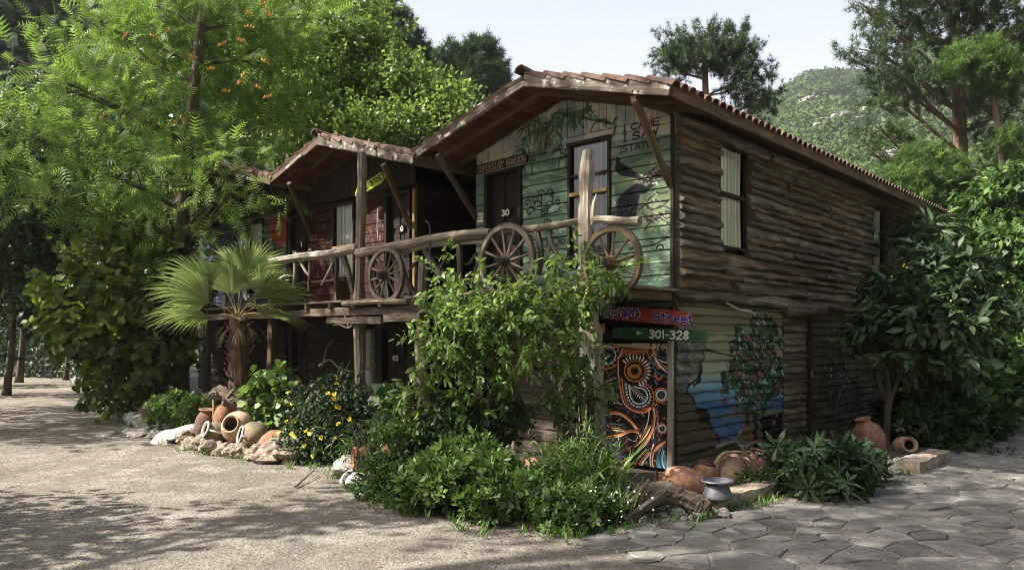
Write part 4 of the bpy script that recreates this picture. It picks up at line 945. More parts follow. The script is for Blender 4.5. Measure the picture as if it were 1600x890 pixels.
(xa, za), (xb, zb) = brd(556, 303, 604, 272, .35); W_ = xb-xa; an = -math.atan2(zb-za, W_); ln = math.hypot(W_, zb-za)
cv = Canvas(-.05, -.12, ln+.05, .12, 220, (158, 176, 56)); cv.mottle(.08, (130, 150, 44), .5, 8)
cv.text("LOCAL 'N'RSOY", .03, -.045, .10, (ln-.1)/11, (22, 24, 18), thick=.22)
sign('yellow_name_sign', 'tilted yellow-green name board above the red wall behind the bark post', L(xa, -.35, za), HR, [(0, -.04), (.08, -.085), (ln*.8, -.095), (ln-.03, -.03), (ln+.06, .0), (ln-.03, .04), (ln*.85, .085), (.1, .095), (0, .03)], cv, 'yellow', .03, an)
cv = Canvas(-.1, -.1, .1, .1, 200, (196, 190, 176)); cv.text('30', -.06, -.04, .07, .07, (130, 60, 44))
sign('room_plate', 'small white number plate beside the upper door of the green facade', L(-3.56, -.032, 3.72), HR, [(-.07, -.08), (.07, -.08), (.07, .08), (-.07, .08)], cv, 'white', .012, 0)
sign('room_plate', 'tiny white number plate on the red wall beside the far left door', L(-8.5, -.032, 3.55), HR, [(-.05, -.06), (.05, -.06), (.05, .06), (-.05, .06)], cv, 'pale', .012, 0)
# string tied round the hanging sign
m = MB(); xs = -6.0; m.tube([(0, 0, 0), (-.02, 0, -.3), (.01, 0, -.6)], .012, 5, .2); o = m.obj('hanging_root', M['palelog'], None); o.location = L(-5.85, -.33, 4.1); o.rotation_euler = (0, 0, HR); tag(o, 'pale twisted root hanging under the yellow-green name board', 'root')

# ---------------- paisley panel
PP = thing('painted_panel', 'tall wooden door panel painted with orange and teal paisley at the house corner', 'door', HC, HR)
PM = painted('paisley_paint', paint_paisley().grade(.85, 1.05), 0, .12, (.26, .22, .16), 6, .08)
xs = [-1.24, -.93, -.62, -.32, -.065]
for a, b in zip(xs, xs[1:]):
    m = MB(); m.beam(((a+b)/2, -.055, .06), ((a+b)/2, -.055, 1.70+R.uniform(-.008, .008)), b-a-.006, .03, up=(0, 1, 0), ch=.15); m.obj('panel_plank', PM, PP)
for x, w_ in ((-1.29, .09), (-.03, .075)):
    m = MB(); m.beam((x, -.06, .04), (x, -.06, 1.73), w_, .055, up=(0, 1, 0), seg=6, jit=.003); m.obj('door_post', M['palelog'], PP)
m = MB(); m.beam((-1.34, -.05, 1.80), (.0, -.05, 1.80), .06, .14, seg=3, jit=.004); m.obj('door_head', M['log_dark'], PP)
for px_, z0_ in ((915, 0), ):
    t = MB(); pts = [(-1.5, -.5, 0), (-1.48, -.48, .8), (-1.46, -.5, 1.6), (-1.5, -.52, 2.3)]
    t.tube(crv(pts, 6), [.1-.0012*i for i in range(19)], 10, .22); o = t.obj('old_vine_trunk', M['bark'], None); o.location = HC; o.rotation_euler = (0, 0, HR); tag(o, 'thick vine trunk climbing beside the painted panel', 'trunk')
# forked pale root hooked on the side wall
t = MB(); t.tube([(.09, 1.25, 2.27), (.12, 1.6, 2.17), (.12, 1.9, 2.16), (.12, 2.1, 2.12), (.11, 2.2, 2.18)], [.012, .02, .024, .02, .006], 6, .2); o = t.obj('pale_root', M['palelog'], None); o.location = HC; o.rotation_euler = (0, 0, HR); tag(o, 'pale forked root nailed to the side wall above the painted tree', 'root')
# ------------------------------------------------------------------ ground, terrain
def sm(a, b, x): t = np.clip((x-a)/(b-a), 0, 1); return t*t*(3-2*t)
def height(x, y):
    x = np.asarray(x, float); y = np.asarray(y, float); r = np.hypot(x, y); az = np.arctan2(x, y)
    hr = 132*sm(.0, .38, az)*(1+.3*np.clip(az-.36, 0, .4))*(1-.4*sm(1.0, 1.9, az))*np.clip((r-85)/340, 0, 1)**1.0*(1+.012*np.sin(az*23)+.012*np.sin(az*51+1))
    hr = np.minimum(hr, 138*(1+.3*np.clip(az-.36, 0, .4))*(1+.02*np.sin(az*40)))
    hl = 92*sm(-1.25, -.8, az)*(1-sm(-.55, -.10, az))*(sm(46, 108, r))*(1+.06*np.sin(az*17))
    hr = hr*(1-sm(1.5, 2.0, az)); hb = 16*sm(60, 200, r)*(1-sm(-.1, .25, az))*(y > 0)
    n = (np.sin(x*.11+1)*np.sin(y*.13)+.5*np.sin(x*.27)*np.sin(y*.31+2))*sm(45, 120, r)*2.2
    back = 62*sm(34, 120, r)*np.clip(sm(1.25, 1.7, az)+(1-sm(-2.7, -2.25, az)), 0, 1)  # unseen ridge behind the camera, added to block low skylight
    return hr+hl+hb+back+n
def ground():
    na = 288; rs = [0.0]+list(np.geomspace(1.2, 560, 130)); A = np.linspace(-math.pi, math.pi, na+1)[:-1]
    v = [(0, 0, 0)]
    for r in rs[1:]:
        x = r*np.sin(A); y = r*np.cos(A); z = height(x, y); v += list(zip(x, y, z))
    f = [(0, 1+i, 1+(i+1) % na) for i in range(na)]
    for k in range(len(rs)-2):
        a = 1+k*na; b = a+na; f += [(a+i, b+i, b+(i+1) % na, a+(i+1) % na) for i in range(na)]
    me = bpy.data.meshes.new('ground'); me.from_pydata(v, [], f); me.polygons.foreach_set('use_smooth', [True]*len(f))
    N = NT('ground_gravel_and_scrub'); P = N.coord('Object')
    big = N.noise(P, .55, 5, .6); mid = N.noise(P, 6, 6, .65); fin = N.noise(P, 42, 5, .75); vor = N.n('ShaderNodeTexVoronoi'); vor.inputs['Scale'].default_value = 34; N.l(P, vor.inputs['Vector'])
    c = N.ramp(big, [(.3, (.175, .158, .135)), (.55, (.262, .24, .206)), (.75, (.345, .32, .277))])
    c = N.mix(N.ramp(mid, [(.35, (.55, .55, .55)), (.6, (0, 0, 0))]), c, (.13, .105, .08))
    g2 = N.noise(P, 19, 3, .6); c = N.mix(N.ramp(g2, [(.34, (.6, .6, .6)), (.45, (0, 0, 0))]), c, (.085, .072, .058)); c = N.mix(N.ramp(fin, [(.36, (.85, .85, .85)), (.50, (0, 0, 0))]), c, (.07, .058, .045))
    c = N.mix(N.ramp(fin, [(.58, (0, 0, 0)), (.76, (.45, .45, .45))]), c, (.38, .355, .31))
    rut = N.noise(N.coord('Object', (1.1, .16, 1)), 1.3, 6, .65, .6); c = N.mix(N.ramp(rut, [(.38, (.6, .6, .6)), (.52, (0, 0, 0))]), c, (.12, .108, .092))
    pat = N.noise(P, 1.7, 8, .7, .4); c = N.mix(N.ramp(pat, [(.5, (0, 0, 0)), (.62, (.7, .7, .7))]), c, (.30, .28, .245))
    ge = N.n('ShaderNodeSeparateXYZ'); N.l(P, ge.inputs[0]); ln = N.n('ShaderNodeVectorMath', operation='LENGTH'); N.l(P, ln.inputs[0])
    scr = N.ramp(N.noise(P, .035, 8, .7), [(.35, (.03, .05, .018)), (.55, (.07, .085, .035)), (.66, (.12, .115, .07)), (.74, (.34, .32, .29))])
    fac = N.ramp(N.math('MULTIPLY', ln.outputs['Value'], .01), [(.38, (0, 0, 0)), (.50, (1, 1, 1))])
    N.col(N.mix(fac, c, scr)); N.rough(.95); N.b.inputs['Specular IOR Level'].default_value = .15
    gr = N.noise(P, 15, 4, .7); p = N.bump(rut, .5, .08); p = N.bump(mid, .7, .06, p); p = N.bump(gr, 1.0, .045, p); p = N.bump(fin, .9, .018, p); N.bump(vor.outputs['Distance'], .35, .01, p)
    me.materials.append(N.m); o = obj('ground', me, kind='structure'); return o
ground()
def rockmesh(seed, sub=3, flat=.7, rough=.28):
    import bmesh
    bm = bmesh.new(); bmesh.ops.create_icosphere(bm, subdivisions=sub, radius=1); r = random.Random(seed)
    ax = [(Vector((r.uniform(-1, 1), r.uniform(-1, 1), r.uniform(-1, 1))).normalized(), r.uniform(.55, .95)) for _ in range(11)]
    o = Vector((r.uniform(0, 50), 0, 0))
    from mathutils import noise
    for v in bm.verts:
        p = v.co.normalized(); k = 1.0
        for a, d in ax:
            q = p.dot(a)
            if q > 1e-3: k = min(k, d/q)
        k *= 1+rough*.5*noise.noise(p*2+o)+rough*.25*noise.noise(p*6+o)
        v.co = Vector((p.x*k, p.y*k*.85, p.z*k*flat))
    me = bpy.data.meshes.new('stone'); bm.to_mesh(me); bm.free(); return me
ROCKS = []
for i in range(6):
    me = rockmesh(i); me.materials.append(M['stone']); ROCKS.append(me)
HROCKS = []
for i in range(5):
    me = rockmesh(60+i, 2, .6, .35); me.materials.append(M['hillrock']); HROCKS.append(me)
ROCKB = []
for i in range(4):
    me = rockmesh(20+i, 3, .8, .4); me.materials.append(M['stoned']); ROCKB.append(me)
FLATR = []
for i in range(4):
    me = rockmesh(40+i, 3, .3, .2); me.materials.append(M['stone']); FLATR.append(me)
# hill rocks
m = bpy.data.meshes
# paving
def clip(poly, px, py, nx, ny):
    out = []
    for i in range(len(poly)):
        a, b = poly[i-1], poly[i]; da = (a[0]-px)*nx+(a[1]-py)*ny; db = (b[0]-px)*nx+(b[1]-py)*ny
        if (da <= 0) != (db <= 0): t = da/(da-db); out.append((a[0]+(b[0]-a[0])*t, a[1]+(b[1]-a[1])*t))
        if db <= 0: out.append(b)
    return out
def inside(p, poly):
    c = False
    for i in range(len(poly)):
        a, b = poly[i-1], poly[i]
        if (a[1] > p[1]) != (b[1] > p[1]) and p[0] < (b[0]-a[0])*(p[1]-a[1])/(b[1]-a[1])+a[0]: c = not c
    return c
PV = [(2.1, 2.6), (2.3, 3.1), (1.9, 3.7), (2.1, 4.2), (1.65, 4.7), (1.8, 5.1), (1.3, 5.45), (1.4, 5.8), (.9, 6.0), (.95, 6.3), (.5, 6.45), (.62, 6.75), (.95, 7.0), (1.3, 7.45), (2.0, 7.5), (2.9, 8.2), (3.6, 8.7), (4.6, 9.4), (6.2, 11.1), (7.6, 13.2), (9.2, 13.6), (9.5, 2.6)]
def paving():
    pb = MB(); n = len(PV); z = .008
    pb.v = [(a, b, z) for a, b in PV]+[(a, b, -.05) for a, b in PV]; pb.face(tuple(range(n))[::-1], [(a, b) for a, b in PV[::-1]])
    for i in range(n): j = (i+1) % n; pb.face((i, j, n+j, n+i), [(0, 0)]*4)
    root = pb.obj('paving', M['mortar'], kind='structure'); r = random.Random(4)
    sd = []
    for _ in range(16000):
        p = (r.uniform(.3, 9.5), r.uniform(2.6, 13.6)); g = .15+.38*abs(math.sin(p[0]*1.9+1)*math.sin(p[1]*1.3+.5))
        if inside(p, PV) and all(((p[0]-q[0])*.85)**2+((p[1]-q[1])*1.1)**2 > g*g for q in sd): sd.append(p)
    t_ok = lambda v: inside(v, PV)
    cells = []
    for p in sd:
        poly = [(p[0]-1, p[1]-1), (p[0]+1, p[1]-1), (p[0]+1, p[1]+1), (p[0]-1, p[1]+1)]
        for q in sd:
            dx, dy = q[0]-p[0], q[1]-p[1]; d = math.hypot(dx, dy)
            if 0 < d < 1.6: poly = clip(poly, p[0]+dx*.5-dx/d*.010, p[1]+dy*.5-dy/d*.010, dx, dy)
            if not poly: break
        if len(poly) > 2: cells.append((p, poly))
    cells.sort(key=lambda c: -(1 if abs(c[0][0]) < .70*c[0][1]+.6 else 0)*10+math.hypot(*c[0]))
    st = MB()
    for k, (p, poly) in enumerate(cells):
        cl = [q for q in poly]; m = MB() if k < 290 else st
        if not inside(p, PV): continue
        pts = []
        for i in range(len(cl)):                    # roughen the edge
            a, b = cl[i-1], cl[i]; nn = max(1, int(math.hypot(b[0]-a[0], b[1]-a[1])/.14))
            for j in range(nn):
                t = j/nn; e = .018 if j else .0; pts.append((a[0]+(b[0]-a[0])*t+r.uniform(-e, e), a[1]+(b[1]-a[1])*t+r.uniform(-e, e)))
        pts = [next(v for v in ((p[0]+(q[0]-p[0])*t, p[1]+(q[1]-p[1])*t) for t in (1, .85, .7, .55, .4, .3, .2, .1, 0)) if t_ok(v)) for q in pts]
        h = .017+r.uniform(-.004, .006)+(.014 if r.random() < .10 else 0); sx, sy = r.uniform(-.012, .012), r.uniform(-.012, .012)
        Z = lambda q: h+(q[0]-p[0])*sx+(q[1]-p[1])*sy
        ring0 = [Vector((q[0], q[1], .004)) for q in pts]; ring1 = [Vector((p[0]+(q[0]-p[0])*.985, p[1]+(q[1]-p[1])*.985, Z(q)-.007)) for q in pts]; ring2 = [Vector((p[0]+(q[0]-p[0])*.955, p[1]+(q[1]-p[1])*.955, Z(q)+r.uniform(-.0015, .0015))) for q in pts]
        m.rings([ring0, ring1, ring2], True)
        if m is not st:
            o = m.obj('flagstone', M['flag'], root)
    if st.v: st.obj('flagstones', M['flag'], root, kind='stuff')
paving()
# planting soil
def soil(name, pts, z=.05):
    m = MB(); c = (sum(p[0] for p in pts)/len(pts), sum(p[1] for p in pts)/len(pts)); n = len(pts)
    rings = [[Vector((a, b, -.03)) for a, b in pts], [Vector((c[0]+(a-c[0])*.97, c[1]+(b-c[1])*.97, z)) for a, b in pts], [Vector((c[0]+(a-c[0])*.5, c[1]+(b-c[1])*.5, z+.03)) for a, b in pts]]
    m.rings(rings, True); return m.obj(name, M['soil'], kind='structure', smooth=True)
soil('planting_bed', [(-9.8, 18.7), (-8.0, 16.1), (-6.3, 13.95), (-5.2, 12.6), (-4.2, 11.5), (-3.1, 10.65), (-3.2, 12.5), (-5.0, 14.2), (-7.2, 17.0)][::-1])
soil('planting_bed', [(-2.1, 10.0), (-1.6, 8.8), (-.9, 7.9), (-.2, 7.25), (.4, 6.85), (1.0, 7.2), (1.35, 7.7), (2.1, 7.75), (2.3, 9.6), (1.6, 10.1), (-1.2, 11.6)][::-1])
soil('planting_bed', [(2.3, 8.0), (3.1, 8.7), (4.6, 9.8), (6.3, 11.4), (7.5, 13.6), (6.8, 14.8), (4.9, 12.9), (2.4, 10.0)][::-1])

def stones(owner, label, pts, n, size, meshes, spread=.12, z=0.0, flat=False):
    t = thing('stone_edging', label, 'stone edging', (pts[0][0], pts[0][1], 0))
    P = [Vector((p[0], p[1], 0)) for p in pts]; Ls = [(b-a).length for a, b in zip(P, P[1:])]; T = sum(Ls)
    for i in range(n):
        d = (i+R.uniform(.1, .9))/n*T; k = 0
        while k < len(Ls)-1 and d > Ls[k]: d -= Ls[k]; k += 1
        p = P[k].lerp(P[k+1], min(1, d/Ls[k]))-Vector((pts[0][0], pts[0][1], 0)); s = R.uniform(*size)
        p += Vector((R.uniform(-spread, spread), R.uniform(-spread, spread), s*(.12 if flat else .3)+(R.random() < .25)*size[0]*.5))
        obj('stone', R.choice(meshes), t, p, (R.uniform(-.3, .3), R.uniform(-.3, .3), R.uniform(0, 6.28)), (s*R.uniform(.8, 1.3), s*R.uniform(.7, 1.1), s*R.uniform(.7, 1.1)))
    return t
stones(0, 'far row of stones edging the shaded bed left of the pots', [(-9.9, 18.6), (-8.1, 16.2), (-6.7, 14.3)], 26, (.13, .24), ROCKS)
stones(0, 'flat slabs edging the drive below the round green bush', [(-6.9, 14.4), (-6.2, 13.7), (-5.6, 13.0)], 16, (.22, .36), FLATR, .16, 0, True)
stones(0, 'row of rugged rocks in front of the clay pots on the left', [(-5.35, 12.75), (-4.9, 12.2), (-4.3, 11.6), (-3.7, 11.15), (-3.1, 10.8)], 34, (.13, .25), ROCKB, .12)
o = obj('boulder', ROCKB[1], None, (-3.35, 10.95, .12), (0, 0, .4), (.36, .3, .28)); tag(o, 'large pale boulder at the right end of the left stone edging', 'rock')
stones(0, 'pile of pale rocks at the left corner of the front flower bed', [(-2.1, 9.9), (-1.95, 9.5), (-1.75, 9.15), (-1.5, 8.75)], 17, (.14, .26), ROCKS, .16)
stones(0, 'small stack of stones by the kerb block near the rolled jar', [tuple(gnd(1375, 742))[:2], tuple(gnd(1400, 738))[:2], tuple(gnd(1425, 728))[:2]], 13, (.1, .19), ROCKS, .12)
stones(0, 'low dry stone wall at the far end of the drive', [tuple(gnd(0, 588))[:2], tuple(gnd(60, 588))[:2], tuple(gnd(130, 590))[:2]], 60, (.2, .36), HROCKS, .3)
stones(0, 'line of stones beside the drive in front of the distant jar', [tuple(gnd(130, 598))[:2], tuple(gnd(200, 605))[:2], tuple(gnd(250, 612))[:2]], 34, (.2, .36), FLATR+ROCKS, .3)
stones(0, 'loose stones edging the bed around the driftwood log', [(.95, 7.3), (1.2, 7.45), (1.6, 7.45), (2.0, 7.42)], 12, (.05, .11), ROCKS, .1)
o = obj('flat_stone', FLATR[0], None, tuple(gnd(168, 679)), (0, 0, 1), (.3, .2, .2)); tag(o, 'lone flat pale stone lying on the gravel drive', 'stone')
# kerb block
def block(name, label, p0, p1, w_, h_, cat='stone block', mat='stoned'):
    m = MB(); p0, p1 = Vector(p0), Vector(p1); d = p1-p0; nn = 10; rings = []; a = Vector((-d.y, d.x, 0)).normalized()
    for i in range(nn+1):
        p = d*i/nn; j = lambda: R.uniform(-.012, .012)
        rings.append([p+a*(x*w_/2+j())+Vector((0, 0, max(0, z*h_+j()))) for x, z in ((-1, 0), (-1, .5), (-.95, .96), (-.5, 1.02), (.5, 1), (.95, .95), (1, .5), (1, 0))])
    m.rings(rings); o = m.obj(name, M[mat], None, loc=p0); tag(o, label, cat)
a, b = gnd(1112, 803), gnd(1226, 768)
block('stone_kerb', 'long hewn stone kerb block under the clay jars at the side wall', (a.x, a.y+.14, 0), (b.x, b.y+.14, 0), .26, .145)
a, b = gnd(1425, 742), gnd(1472, 722)
block('stone_step', 'squared brown stone block right of the small stone stack', (a.x, a.y+.1, 0), (b.x, b.y+.1, 0), .3, .17)
a, b = gnd(40, 587), gnd(72, 585)
block('stone_steps', 'broad stone step at the far end of the drive', (a.x, a.y, 0), (b.x, b.y, 0), 1.2, .5)

# pebbles
def pebbles():
    n = 30000; t = np.array([(0, 0, 1), (1, 0, 0), (0, 1, 0), (-1, 0, 0), (0, -1, 0)], float); r = NR.random
    Y = 4.6+10*r(n)**1.6; X = (r(n)*2-1)*.72*Y; k = (X < .5+.12*(Y-4.6)) & ~((Y > 7.2) & (X > -3.2) & (X > -2.2-(Y-10)*.9)) ; X, Y = X[k], Y[k]; n = len(X)
    s = .0035+.016*r(n)**5+.0008*Y; a = r(n)*6.28; sc = np.stack([s, s*(.6+.5*r(n)), s*.6], 1)
    V = t[None]*sc[:, None, :]; c, d = np.cos(a)[:, None], np.sin(a)[:, None]
    V = np.stack([V[..., 0]*c-V[..., 1]*d+X[:, None], V[..., 0]*d+V[..., 1]*c+Y[:, None], V[..., 2]], 2).reshape(-1, 3)
    F = (np.arange(n)[:, None, None]*5+np.array([(0, 1, 2), (0, 2, 3), (0, 3, 4), (0, 4, 1)])[None]).reshape(-1, 3)
    mesh_np('pebbles', V, F, [M['pebble']], kind='stuff')
def mesh_np(name, V, F, mats, parent=None, tone=None, kind=None, mi=None, loc=None, smooth=False, label=None):
    me = bpy.data.meshes.new(name); k = F.shape[1]
    me.vertices.add(len(V)); me.vertices.foreach_set('co', V.astype(np.float32).ravel())
    me.loops.add(F.size); me.loops.foreach_set('vertex_index', F.astype(np.int32).ravel())
    me.polygons.add(len(F)); me.polygons.foreach_set('loop_start', np.arange(0, F.size, k, dtype=np.int32))
    if tone is not None:
        at_ = me.attributes.new('tone', 'FLOAT', 'POINT'); at_.data.foreach_set('value', tone.astype(np.float32))
    for mm in mats: me.materials.append(mm)
    if mi is not None: me.polygons.foreach_set('material_index', mi.astype(np.int32))
    if smooth: me.polygons.foreach_set('use_smooth', [True]*len(F))
    me.update(calc_edges=True); return obj(name, me, parent, loc, kind=kind, label=label)
pebbles()

# ------------------------------------------------------------------ foliage
def tri(*f): return np.array(f)
def T_diamond(w_=.36): return np.array([(0, 0, 0), (-w_/2, .45, .07), (w_/2, .45, .07), (0, 1, -.06)]), tri((0, 2, 1), (1, 2, 3))
def T_leaf(w_=.42, droop=.16):
    v = [(0, 0, 0), (-w_*.42, .28, .05), (w_*.42, .28, .05), (0, .33, .0), (-w_*.5, .6, .02-droop*.3), (w_*.5, .6, .02-droop*.3), (0, .62, -droop*.35), (0, 1, -droop)]
    return np.array(v), tri((0, 3, 1), (0, 2, 3), (1, 3, 6), (1, 6, 4), (3, 2, 5), (3, 5, 6), (4, 6, 7), (6, 5, 7))
def T_round(w_=.95):
    v = [(0, 0, 0), (-w_*.45, .2, .03), (w_*.45, .2, .03), (-w_*.5, .6, .0), (w_*.5, .6, 0), (0, 1, -.1), (0, .5, -.03)]
    return np.array(v), tri((0, 6, 1), (0, 2, 6), (1, 6, 3), (2, 4, 6), (3, 6, 5), (6, 4, 5))
def T_pinnate(n=6, wl=.24, droop=.25):
    v, f = [], []
    for i in range(n):
        t = .12+.85*i/n; z = -droop*t*t; l = wl*math.sin(.5+2.3*t)+.07
        for s in (-1, 1):
            b = len(v); v += [(0, t, z), (0, t+.075, z-.01), (s*l, t+.13+.06*t, z-.05)]; f.append((b, b+1, b+2) if s > 0 else (b+1, b, b+2))
    b = len(v); v += [(-.008, 0, 0), (.008, 0, 0), (0, 1, -droop)]; f.append((b, b+1, b+2)); return np.array(v), tri(*f)
def T_tuft(n=18, w_=.05, spread=1.0, seed=3):
    r = random.Random(seed); v, f = [], []
    for i in range(n):
        a = r.uniform(0, 6.28); e = r.uniform(-.25, 1.3); d = Vector((math.cos(a)*math.cos(e)*spread, math.sin(e), math.sin(a)*math.cos(e)*spread)); l = r.uniform(.7, 1)
        s = Vector((-math.sin(a), 0, math.cos(a)))*w_; b = len(v); o = d*.08
        v += [tuple(o-s), tuple(o+s), tuple(d*l)]; f.append((b, b+1, b+2))
    return np.array(v), tri(*f)
def T_rosette(n=7, w_=.3, droop=.1, el=.5, seed=1):
    r = random.Random(seed); V, F = [], []
    for i in range(n):
        a = 6.28*i/n+r.uniform(-.3, .3); e = el+r.uniform(-.35, .45); d = Vector((math.cos(a)*math.cos(e), math.sin(e), math.sin(a)*math.cos(e))); s = Vector((-math.sin(a), 0, math.cos(a)))*w_/2
        up = d.cross(s).normalized()*.05; b = len(V); l = r.uniform(.8, 1.05)
        V += [tuple(d*.05), tuple(d*l*.55-s+up), tuple(d*l*.55+s+up), tuple(d*l-Vector((0, droop, 0)))]; F += [(b, b+2, b+1), (b+1, b+2, b+3)]
    return np.array(V), tri(*F)
def unit(v): return v/np.maximum(np.linalg.norm(v, axis=-1, keepdims=True), 1e-9)
def scatter(name, tmpl, pos, ax, nrm, sc, mats, parent=None, tone=None, kind=None, wtone=.0, label=None):
    tv, tf = tmpl; n = len(pos); ax = unit(ax); side = unit(np.cross(ax, nrm)); nr = np.cross(side, ax)
    V = pos[:, None, :]+sc[:, None, None]*(tv[None, :, 0:1]*side[:, None]+tv[None, :, 1:2]*ax[:, None]+tv[None, :, 2:3]*nr[:, None])
    F = tf[None]+np.arange(n)[:, None, None]*len(tv)
    if tone is None: tone = np.clip(NR.normal(.5, .22, n), 0, 1)
    tt = np.repeat(tone, len(tv)); return mesh_np(name, V.reshape(-1, 3), F.reshape(-1, 3), mats, parent, tt, kind, label=label)
def rv(n): return unit(NR.normal(size=(n, 3)))
def blobs_points(blobs, n, shell=.55, clump=0, low=.0):
    """twig points: lumpy, gap-rich fill of ellipsoids (cx,cy,cz,rx,ry,rz[,w]); returns points, outward dirs, blob index"""
    W_ = np.array([(b[6] if len(b) > 6 else b[3]*b[4]*b[5]) for b in blobs], float); W_ /= W_.sum(); P, D = [], []
    idx = NR.choice(len(blobs), n, p=W_); Bc = np.array([b[:3] for b in blobs], float)[idx]; Br = np.array([b[3:6] for b in blobs], float)[idx]
    d = rv(n); r = shell+(1.04-shell)*NR.random(n)**.7; r = np.where(NR.random(n) < .15, NR.random(n), r)
    # lumps: radial noise by direction
    ph = idx*1.7; lum = 1+.16*np.sin(d[:, 0]*5+ph)*np.sin(d[:, 1]*4+ph*2)+.12*np.sin(d[:, 2]*7+d[:, 0]*3+ph)
    p = Bc+d*(r*lum)[:, None]*Br; q = unit(d/Br); return p, q, idx
def foliage(name, tmpl, P, D, per, tw, size, mats, parent, droop=.3, upness=.5, spread=.8, tone=None, label=None, kind=None, out=.6, lit=.0):
    """leaves strung along little twigs that start at P and run along D"""
    n = len(P); td = unit(D*out+rv(n)*.7+np.array([0, 0, -droop])); k = per
    t = (np.arange(k)[None]+NR.random((n, k)))/k; pos = P[:, None]+td[:, None]*(t*tw)[..., None]+NR.normal(size=(n, k, 3))*tw*.07
    ax = td[:, None]*.55+NR.normal(size=(n, k, 3))*spread*.6+np.array([0, 0, -droop*.5]); nr = NR.normal(size=(n, k, 3))*.55+np.array([0, 0, upness])+D[:, None]*.3
    sc = size*(.65+.6*NR.random((n, k))); tt = np.clip((NR.normal(.5, .14, n)[:, None]+NR.normal(0, .14, (n, k))), 0, 1)
    return scatter(name, tmpl, pos.reshape(-1, 3), ax.reshape(-1, 3), nr.reshape(-1, 3), sc.ravel(), mats, parent, tt.ravel(), kind, label=label)
def limbs(mb, start, r0, blobs, nb=5, tips=None, sag=.1, twig=.5, ttr=.02):
    for b in blobs:
        c = Vector(b[:3]); s = Vector(start(c)) if callable(start) else Vector(start); d = c-s
        q = s+d*.5+Vector((R.uniform(-.1, .1), R.uniform(-.1, .1), -sag))*d.length*.6
        rb = r0*min(1, .35+.12*max(b[3:6])); P = [Vector(x) for x in crv([s, q, c], 4)]; n = len(P)
        mb.tube(P, [rb*(1-.6*i/(n-1)) for i in range(n)], 6, .08)
        for k in range(nb):
            e = c+Vector((R.uniform(-1, 1)*b[3], R.uniform(-1, 1)*b[4], R.uniform(-.7, .9)*b[5])).normalized()*Vector(b[3:6]).length*.5
            a = P[R.randrange(n//2, n)]; m_ = a.lerp(e, .5)+Vector((R.uniform(-.1, .1), R.uniform(-.1, .1), R.uniform(0, .12)))*(e-a).length
            mb.tube(crv([a, m_, e], 3), [rb*.34*(1-.75*i/6) for i in range(7)], 4, .05)
def tree(name, label, cat, trunk, tr, blobs, tmpl, n, per, tw, size, lm, bm_='bark', group=None, shell=.5, droop=.3, upness=.5, nb=6, spread=.8, att=None, sag=.1, lr=None, out=.6, limbsfrom=None):
    base = Vector(trunk[0]); t = thing(name, label, cat, base, 0, group)
    rel = lambda p: Vector(p)-base
    mb = MB(); P = crv([rel(p) for p in trunk], 5); k = len(P); mb.tube(P, [tr*(1.25 if i == 0 else 1)*(1-.6*i/(k-1)) for i in range(k)], 10, .08)
    mb.obj('trunk', M[bm_], t, smooth=True)
    bl = [tuple(np.array(b[:3])-np.array(base))+tuple(b[3:]) for b in blobs]
    mb = MB(); Pv = [Vector(p) for p in P]
    def st(c):
        cand = [p for i, p in enumerate(Pv) if i > k*.3 and p.z < c.z+.2] or Pv[-3:]
        return min(cand, key=lambda p: (p-c).length+abs((c.z-p.z)-(Vector((c.x-p.x, c.y-p.y, 0))).length*.5)*.8)
    limbs(mb, st, lr or tr*.5, bl, nb, sag=sag); mb.obj('branches', M[bm_], t, smooth=True)
    p, d, ix = blobs_points(bl, n, shell)
    foliage('crown', tmpl, p, d, per, tw, size, [M[lm]], t, droop, upness, spread, out=out)
    return t
def bl(px, py, Y, rx, ry, dy=1.0, w_=None):
    """foliage mass: centre seen at px,py at depth Y; radii in photo px -> metres"""
    c = at(px, py, Y); k = Y/1196; b = (c.x, c.y, c.z, rx*k, (rx+ry)/2*k*dy, ry*k); return b+((w_,) if w_ else ())
# ------------------------------------------------------------------ hills
def hill_forest():
    n = 16000; r = NR.random
    rr = 84+370*r(n)**.62; az = .14+.72*r(n); x = rr*np.sin(az); y = rr*np.cos(az); z = height(x, y)
    nz = np.sin(x*.07+2)*np.sin(y*.05)+np.sin(x*.021)*np.sin(y*.033+1); k = nz > -.75; x, y, z, rr = x[k], y[k], z[k], rr[k]; n = len(x)
    size = (1.3+1.7*r(n))*(.8+rr/500.)
    m = 28; C_ = np.stack([x, y, z+size*.55], 1)
    d = rv(n*m).reshape(n, m, 3); d[..., 2] = np.abs(d[..., 2])*.9-.15
    P = C_[:, None]+d*size[:, None, None]*np.array([.8, .8, .95])*(.75+.35*r((n, m, 1)))
    tone = np.clip(NR.normal(.5, .2, n)[:, None]+.08*NR.normal(size=(n, m))+.12*np.sin(x*.03)[:, None], 0, 1)
    tv = np.array([(-.5, -.2, 0), (.5, -.3, .05), (.45, .5, .1), (-.4, .6, 0)]); tf = tri((0, 1, 2), (0, 2, 3))
    scatter('hillside_forest', (tv, tf), P.reshape(-1, 3), rv(n*m), d.reshape(-1, 3)+.5*rv(n*m), (size[:, None]*(.16+.15*r((n, m)))).ravel(), [M['lf_hill']], None, tone.ravel(), 'stuff')
hill_forest()
